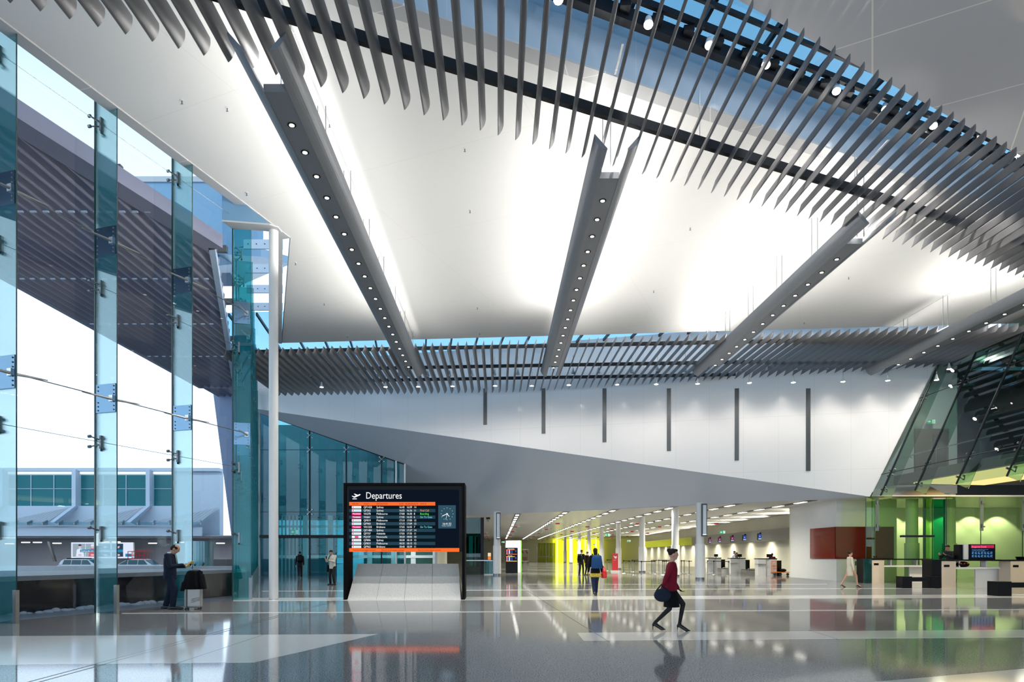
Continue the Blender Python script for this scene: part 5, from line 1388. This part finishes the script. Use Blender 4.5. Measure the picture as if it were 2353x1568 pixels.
# exit signs
exit_sign(tuple(at(1660.5, 1226.8, 50)), .54, -1, 'green exit sign hanging above the row of check-in monitors'); exit_sign(tuple(at(1396, 1233, 62)), .62, -1, 'green exit sign hanging left of the red airline kiosk, larger one')
exit_sign(tuple(at(1445, 1245.5, 72)), .50, -1, 'green exit sign hanging above the queue barriers, farther one'); exit_sign(tuple(at(1366, 1253.5, 95)), .45, 1, 'tiny green exit sign against the yellow light wall')
exit_sign(tuple(at(1156, 1248, 60)), .36, 1, 'small green exit sign beside the left round column')
# orange trolley
p = fl(1779, 1323)
t = thing('platform_trolley', 'orange platform trolley parked in front of the right check-in desk', 'trolley', (p.x, p.y, 0)); X, Y = p.x, p.y
MB().path([(X-.17, Y, .2), (X-.17, Y, .98), (X+.17, Y, .98), (X+.17, Y, .2)], .025).box((X-.17, Y-.02, .62), (X+.17, Y+.02, .70)).build('handle_frame', M['orange'], t); MB().box((X-.17, Y-.3, .2), (X+1.0, Y+.3, .25)).build('deck', M['orange'], t)
for dx in (-.05, .35, .85): MB().tube((X+dx, Y-.26, .09), (X+dx, Y-.2, .09), .09, n=14).build('wheel', M['rubber'], t)
o = MB().ball((X+.62, Y, .36), .24, .18, .12).build('strap_bundle', M['black'], smooth=True); tag(o, 'dark bundle of straps lying on the orange platform trolley', 'bundle')
# queue barriers
def post(x, y, nx, lab, h=1.02):
    p = fl(x, y); t = thing('queue_post', lab, 'queue barrier post', tuple(p), 'queue barrier posts of the check-in hall')
    MB().lathe([(.17, 0), (.16, .02), (.05, .04), (.032, .05)], p, 16).build('base', M['steel'], t); MB().tube(p+Vector((0, 0, .04)), p+Vector((0, 0, h)), .032, n=10).build('pole', M['gun'], t); MB().tube(p+Vector((0, 0, h-.09)), p+Vector((0, 0, h+.01)), .045, n=10).build('head', M['black'], t)
    if nx:
        q = fl(*nx); d = (q-p).normalized(); n_ = Vector((-d.y, d.x, 0))*.008; z = Vector((0, 0, h-.06)); MB().prism([p+z-n_, q+z-n_, q+z+n_, p+z+n_], (0, 0, .05)).build('belt', M['black'], t)
PL = [((1395, 1312.5), (1406, 1313)), ((1433, 1318.5), (1445.5, 1320)), ((1445.5, 1320), (1458, 1322)), ((1453, 1315), (1470, 1315)), ((1458, 1322), (1474, 1324)), ((1474, 1324), (1505, 1323)), ((1497, 1318), (1504, 1319.5)), ((1500.5, 1316), (1527, 1316)), ((1505, 1319.5), (1514, 1315)),
      ((1514, 1315), (1541, 1315)), ((1523, 1321.5), (1543, 1322)), ((1527, 1316), (1531, 1317)), ((1531, 1317), (1541, 1316)), ((1565.5, 1318.5), (1572, 1318.5)), ((1572, 1318.5), (1583.5, 1321)), ((1583.5, 1321), (1590, 1321.5)), ((1626, 1319.5), (1640, 1321.5)), ((1640, 1321.5), (1674.5, 1324)), ((1674.5, 1324), None)]
for i, (a, b) in enumerate(PL):
    x = a[0]
    lab = 'single queue post left of the red airline kiosk' if x < 1400 else ('steel queue post with black belt just right of the red airline kiosk' if x < 1480 else ('steel queue post with black belt behind the walking woman in red' if x < 1550 else ('steel queue post left of the near round column' if x < 1600 else 'steel queue post in front of the left white check-in desk')))
    post(a[0], a[1], b, lab)
# red kiosk
p = fl(1413.5, 1315); t = thing('airline_kiosk', 'upright red airline sign board on a white base in the check-in hall', 'sign', tuple(p))
w = 7*p.y/F; MB().box((p.x-w*1.35, p.y-.2, 0), (p.x+w*1.35, p.y+.3, .13)).build('base', M['lam'], t); MB().box((p.x-w, p.y, .13), (p.x+w, p.y+.08, 1.55)).build('board', M['redm'], t)
m = MB(); a = lambda u_, v_: (p.x+u_*w, p.y-.005, 1.22+v_*w)
m.add([a(-.6, .6), a(-.1, .35), a(.45, .45), a(.6, .1), a(.3, -.4), a(-.1, -.3), a(-.35, .1)], [(0, 6, 5, 4, 3, 2, 1)]); m.build('bird_emblem', M['lam'], t)
text_mb_ = MB(); text_mb(text_mb_, 'australia', .07, (p.x-.16, p.y-.006, .98), (1, 0, 0), (0, 0, 1)); text_mb_.build('lettering', M['lam'], t)
# left info totem, partition and lift
p = at(1176, 1317, 53.6); t = thing('info_totem', 'black double-screen departures and arrivals totem beside the left round column', 'display board', (p.x, 53.6, 0))
a, b = at(1162, 1317.9, 53.6), at(1189.7, 1259.3, 53.6); MB().box((a.x, 53.6, 0), (b.x, 53.9, b.z)).build('case', M['black'], t)
def r4(mb, xa, ya, xb, yb, d, mi=0):
    f_ = lambda x, y: at(1060+x/8.71, 1160+y/8.71, 53.6-d); mb.add([f_(xa, yb), f_(xb, yb), f_(xb, ya), f_(xa, ya)], [(0, 1, 2, 3)], mi)
s_ = MB()
for y0, mi in ((880, 1), (1018, 2)):
    r4(s_, 898, y0+18, 1070, y0+30, .004, mi); r4(s_, 898, y0+108, 1115, y0+122, .004, mi)
    for r in range(8):
        y = y0+33+r*9.2; r4(s_, 902, y, 926, y+7, .004, 3 if r % 3 else 0); r4(s_, 950, y, 975, y+6, .004, 0); r4(s_, 930, y, 948, y+6, .004, 4); r4(s_, 990, y, 1030, y+7, .004, 4)
    r4(s_, 1078, y0+30, 1105, y0+70, .004, 4)
s_.build('screen', [E_WHITE, E_ORA, em('amber_bar', (1, .55, .1), 1), E_MAG, em('screen_blue_block', (.03, .10, .35), 1)], t)
tx = MB(); text_mb(tx, 'Departures', .11, at(1060+930/8.71, 1160+896/8.71, 53.59), (1, 0, 0), (0, 0, 1)); text_mb(tx, 'Arrivals', .11, at(1060+930/8.71, 1160+1034/8.71, 53.59), (1, 0, 0), (0, 0, 1)); tx.build('lettering', E_WHITE, t)
t = thing('partition_screen', 'white free-standing partition with bright green edge behind the black totem', 'partition', (1.2, 56.5, 0))
a, b = at(1162, 1315.6, 56.5), at(1196, 1242.7, 56.5); MB().box((a.x, 56.5, 0), (b.x, 56.7, b.z)).build('panel', M['white'], t); MB().box((b.x, 56.5, 0), (b.x+.09, 56.7, b.z)).build('green_edge', M['green'], t)
tx = MB(); text_mb(tx, '11-18  Arrivals/Baggage Claim', .10, at(1166, 1247, 56.48), (1, 0, 0), (0, 0, 1), wfac=.72); tx.build('lettering', M['dgrey'], t)
t = thing('lift_lobby_glass', 'dark green glass lift enclosure right of the departures board', 'glass enclosure', (-2.0, 50.5, 0))
a, b = at(1071, 1323, 50.5), at(1112, 1190, 50.5); MB().box((a.x, 50.5, 0), (b.x, 50.55, b.z)).build('pane', glass('dark_green_lift_glass', (.10, .28, .26), 1.3), t)
MB().box((b.x-.25, 50.4, 0), (b.x, 50.6, b.z)).build('corner_post', M['dark'], t); MB().box((b.x-.42, 50.42, 0), (b.x-.36, 50.48, b.z)).build('glass_edge', M['teal'], t); MB().box((a.x, 50.3, 1.0), (b.x+.1, 50.36, 1.06)).build('rail', M['steel'], t)
m = MB(); m.box((a.x+.1, 53, .6), (a.x+.4, 53.1, 2.9)).box((a.x+.55, 53, .6), (a.x+.62, 53.1, 2.9)); m.build('inner_light', em('teal_inner_glow', (.1, .6, .6), .8), t)
t = thing('glass_balustrade', 'glass balustrade with steel rail left of the round column near the departures board', 'balustrade', (-1, 49.5, 0))
a, b = at(1113, 1320, 49.5), at(1133, 1296, 49.5); MB().box((a.x, 49.5, .05), (b.x, 49.53, 1.0)).build('pane', M['teal'], t); MB().box((a.x, 49.45, 1.0), (b.x, 49.56, 1.06)).build('rail', M['steel'], t); MB().box((a.x, 49.45, 0), (b.x, 49.56, .06)).build('foot_channel', M['lam'], t)
p = at(1124, 1285, 70); t = thing('vending_stand', 'small orange and brown lit stand far behind the glass balustrade', 'stand', (p.x, 70, 0)); a, b = at(1121, 1287, 70), at(1128, 1271, 70)
MB().box((a.x, 70, 0), (b.x, 70.5, a.z)).build('base', M['dgrey'], t); MB().box((a.x, 70, a.z), (b.x, 70.4, (a.z+b.z)/2)).build('goods', M['orange'], t); MB().box((a.x, 70, (a.z+b.z)/2), (b.x, 70.4, b.z)).build('light_box', em('peach_light', (1, .75, .5), .9), t)
# luggage cart
p = fl(1206.5, 1296.5); t = thing('luggage_cart', 'loaded luggage cart with wheels far down the hall, left of the olive glass', 'luggage cart', tuple(p)); X, Y = p.x, p.y
MB().box((X-.55, Y, .35), (X+.55, Y+.6, .45)).build('deck', M['grey'], t); MB().path([(X-.5, Y, .4), (X-.5, Y, 2.2), (X+.5, Y, 2.2), (X+.5, Y, .4)], .04).build('frame', M['gun'], t)
for dx in (-.4, .4): MB().tube((X+dx, Y, .2), (X+dx, Y+.1, .2), .2, n=14).build('wheel', M['rubber'], t)
m = MB().box((X-.35, Y+.1, .45), (X+.35, Y+.5, 1.1)).ball((X-.3, Y, 1.9), .16, .1, .3).ball((X+.3, Y, 1.9), .16, .1, .3); m.build('load', M['brownc'], t)
p = at(1121.5, 1193, 49); t = thing('projector', 'small dark ceiling spotlight projector left of the left round column', 'projector', tuple(p)); MB().box((p.x-.14, 49, p.z-.02), (p.x+.14, 49.3, p.z+.12)).build('case', M['black'], t); MB().tube((p.x, 49, p.z-.16), (p.x+.02, 49.1, p.z), .08, n=10).build('lens', M['steel'], t); MB().tube((p.x, 49.1, p.z+.1), (p.x, 49.1, 4.5), .02, n=6).build('arm', M['gun'], t)

# ------------------------------------------------------------------ shell behind the camera and to the right
struct('window_40', MB().box((-21, -16.05, 0), (48, -16, ZC)), M['pane'])
struct('wall_right', MB().box((48, -16, 0), (48.3, 142, 14.6)), M['white'])
struct('roof_hall', MB().box((-12, 47.5, 11.4), (48, 70, 11.6)), M['grey'])
struct('wall_slot_end', MB().prism([(26.5, 27, ZC), (26.5, 36, ZC), (26.5, 36, 14.6), (26.5, 27, 14.6)], (.2, 0, 0)), M['white'])

# ------------------------------------------------------------------ world, lights, camera
def make_world():
    w = bpy.data.worlds.new('World'); bpy.context.scene.world = w; w.use_nodes = True; nt = w.node_tree; nt.nodes.clear(); N, L = nt.nodes, nt.links
    out = N.new('ShaderNodeOutputWorld'); bg = N.new('ShaderNodeBackground'); L.new(bg.outputs[0], out.inputs[0])
    tc = N.new('ShaderNodeTexCoord'); sp_ = N.new('ShaderNodeSeparateXYZ'); L.new(tc.outputs['Generated'], sp_.inputs[0])
    r = N.new('ShaderNodeValToRGB'); e = r.color_ramp.elements
    e[0].position = 0.0; e[0].color = (1.8, 2.2, 2.6, 1); e[1].position = 1.0; e[1].color = (.14, .36, .70, 1)
    for ps, c in ((.30, (1.4, 1.7, 2.0, 1)), (.46, (1.0, 1.2, 1.36, 1)), (.58, (.60, .84, 1.0, 1)), (.76, (.28, .54, .86, 1))):
        q = e.new(ps); q.color = c
    L.new(sp_.outputs['Z'], r.inputs[0])
    n = N.new('ShaderNodeTexNoise'); n.inputs['Scale'].default_value = 3.2; n.inputs['Detail'].default_value = 5
    mp = N.new('ShaderNodeMapping'); mp.inputs['Scale'].default_value = (1, 1, 3.5); L.new(tc.outputs['Generated'], mp.inputs[0]); L.new(mp.outputs[0], n.inputs['Vector'])
    r2_ = N.new('ShaderNodeValToRGB'); r2_.color_ramp.elements[0].position = .45; r2_.color_ramp.elements[1].position = .7; L.new(n.outputs[0], r2_.inputs[0])
    mx = N.new('ShaderNodeMix'); mx.data_type = 'RGBA'; L.new(r2_.outputs[0], mx.inputs['Factor']); L.new(r.outputs[0], mx.inputs['A']); mx.inputs['B'].default_value = (1.05, 1.2, 1.35, 1)
    mf = N.new('ShaderNodeMath'); mf.operation = 'MULTIPLY'; mf.inputs[1].default_value = .45; L.new(r2_.outputs[0], mf.inputs[0]); L.new(mf.outputs[0], mx.inputs['Factor'])
    L.new(mx.outputs['Result'], bg.inputs[0]); bg.inputs[1].default_value = 1.0
    w.cycles.sampling_method = 'MANUAL'; w.cycles.sample_map_resolution = 256
make_world()
def area(name, loc, rot, sx, sy, power, col, spread=PI):
    l = bpy.data.lights.new(name, 'AREA'); l.shape = 'RECTANGLE'; l.size = sx; l.size_y = sy; l.energy = power; l.color = col; l.spread = spread
    o = bpy.data.objects.new(name, l); C.objects.link(o); o.location = loc; o.rotation_euler = rot; return o
def spot(name, loc, tgt, power, ang, col, blend=.6, r=.06):
    l = bpy.data.lights.new(name, 'SPOT'); l.energy = power; l.spot_size = ang; l.spot_blend = blend; l.color = col; l.shadow_soft_size = r
    o = bpy.data.objects.new(name, l); C.objects.link(o); o.location = loc; o.rotation_euler = (Vector(tgt)-Vector(loc)).to_track_quat('-Z', 'Y').to_euler(); return o
WARM = (1, .93, .82)
# uplights in the troughs wash the ceiling
for (X, y0, y1, *_), pw in zip(BE, (520, 470, 450, 340)):
    for sx in (-1, 1): area('trough_uplight', (X+sx*.2, (y0+y1)/2, EH+9.26+.46), (0, PI-sx*1.35, 0), .2, y1-y0-2, pw*(.42 if X < 0 and sx < 0 else 1.4), (1, .975, .93))
# downlights of the troughs
for X, y0, y1, l0, nl, lab, rd in BE:
    k = 1.5
    while k < nl: spot('trough_downlight', (X, l0+k, EH+9.26-.04), (X, l0+k, 0), 950, 1.9, (1, .95, .87), .8, .08); k += 3
# light tubes of the check-in hall
for X in (1.44, 4.87, 7.98, 11.3, 14.5, 17.8):
    y = 53.5-.788*(X+2.6)+3.5+(16 if X > 17 else 0)
    while y < 118: spot('hall_tube', (X, y, HZ-.06), (X, y, 0), 2000, 2.8, (1, .95, .80), .8, .15); y += 13
for y in range(46, 112, 5):
    spot('added_hall_fill', (wx(y)-.6, y, 3.5), (wx(y)-6, y, HZ+4.0), 1300, 2.3, (1, .95, .80), 1.0, .15)  # added fill aimed up to brighten the hall ceiling
    spot('bulkhead_lamp', (wx(y)-.85, y, 2.5), (wx(y), y, 1.2), 260, 2.6, (1, .93, .72), 1.0, .25)
for y in range(66, 120, 13): spot('added_hall_fill', (-11.4, y, 3.2), (-6, y, HZ+4.0), 2200, 2.3, (1, .95, .80), 1.0, .15)  # same added ceiling fill from the left side
for x in (-52, -40, -30): area('undercroft_lamp', (x, 76, 3.3), (0, 0, 0), 6, 4, 420, (.9, .95, 1))
for i in range(8):
    spot('wall_washer', (20.6+i*1.75, 44.1, 4.4), (20.6+i*1.75, 45.0, 1.5), 260, 1.7, (1, .95, .85), .3)
for x in (21, 25, 29): area('counter_downlight', (x, 32.5, 5.2), (0, 0, 0), .4, .4, 120, (1, .93, .8))
area('mezzanine_panel', (24.4, 28, 5.26), (0, 0, 0), 3.8, 16, 260, (1, .85, .5))
for x, y in ((24, 35), (27, 30), (24, 26)): area('added_mezzanine_fill', (x, y, 11.8), (0, 0, 0), .6, .6, 260, (1, .96, .88))  # fill lights added to brighten the mezzanine
for x, y in ((4, -7), (14, -5), (26, 0)): spot('added_near_fill', (x, y, 2.4), (x+2, y+12, 12.8), 1700, 2.2, (1, .95, .9), .8, .4)  # unseen fill added behind the camera for the near ceiling and blades
for x, y in ((-14, 54), (-9, 58)): spot('added_lobby_fill', (x, y, 4.4), (x, y+5, 1.5), 900, 1.9, (.9, 1, 1), .9, .1)  # added fill, brightens the space behind the teal glass
# spots of the near beam and the far pendants
for p in sp_pos[1::2]: spot('beam_spot', p+Vector((.05, .08, -.25)), p+Vector((1.5, 3, -10)), 700, 1.2, (1, .93, .84))
for x, y in lo:
    p = at(x, y, 37.9-.17*max(0, (x-CX)/F*38)); spot('pendant_lamp', p-Vector((0, 0, .15)), p+Vector((0, 3.6, -5.8)), 240, 1.7, (1, .93, .86), 1.0, .35)
cam = bpy.data.cameras.new('Camera'); cam.sensor_width = 36; cam.sensor_fit = 'HORIZONTAL'; cam.lens = 36*F/2353
cam.shift_x = (1176.5-CX)/2353; cam.shift_y = (CY-784)/2353; cam.clip_end = 1000; cam.clip_start = .05
co = bpy.data.objects.new('Camera', cam); C.objects.link(co); co.location = (0, 0, EH); co.rotation_euler = (PI/2, 0, 0)
sc = bpy.context.scene; sc.camera = co
sc.view_settings.view_transform = 'Standard'; sc.view_settings.look = 'None'; sc.view_settings.exposure = 0; sc.view_settings.gamma = 1
try: sc.view_settings.use_curve_mapping = False
except Exception: pass
cy = sc.cycles
cy.max_bounces = 7; cy.diffuse_bounces = 3; cy.glossy_bounces = 4; cy.transparent_max_bounces = 18; cy.use_adaptive_sampling = True; cy.adaptive_threshold = .03; cy.adaptive_min_samples = 16; cy.transmission_bounces = 4; cy.caustics_reflective = False; cy.caustics_refractive = False
cy.sample_clamp_indirect = 4; cy.use_denoising = True; cy.use_light_tree = True
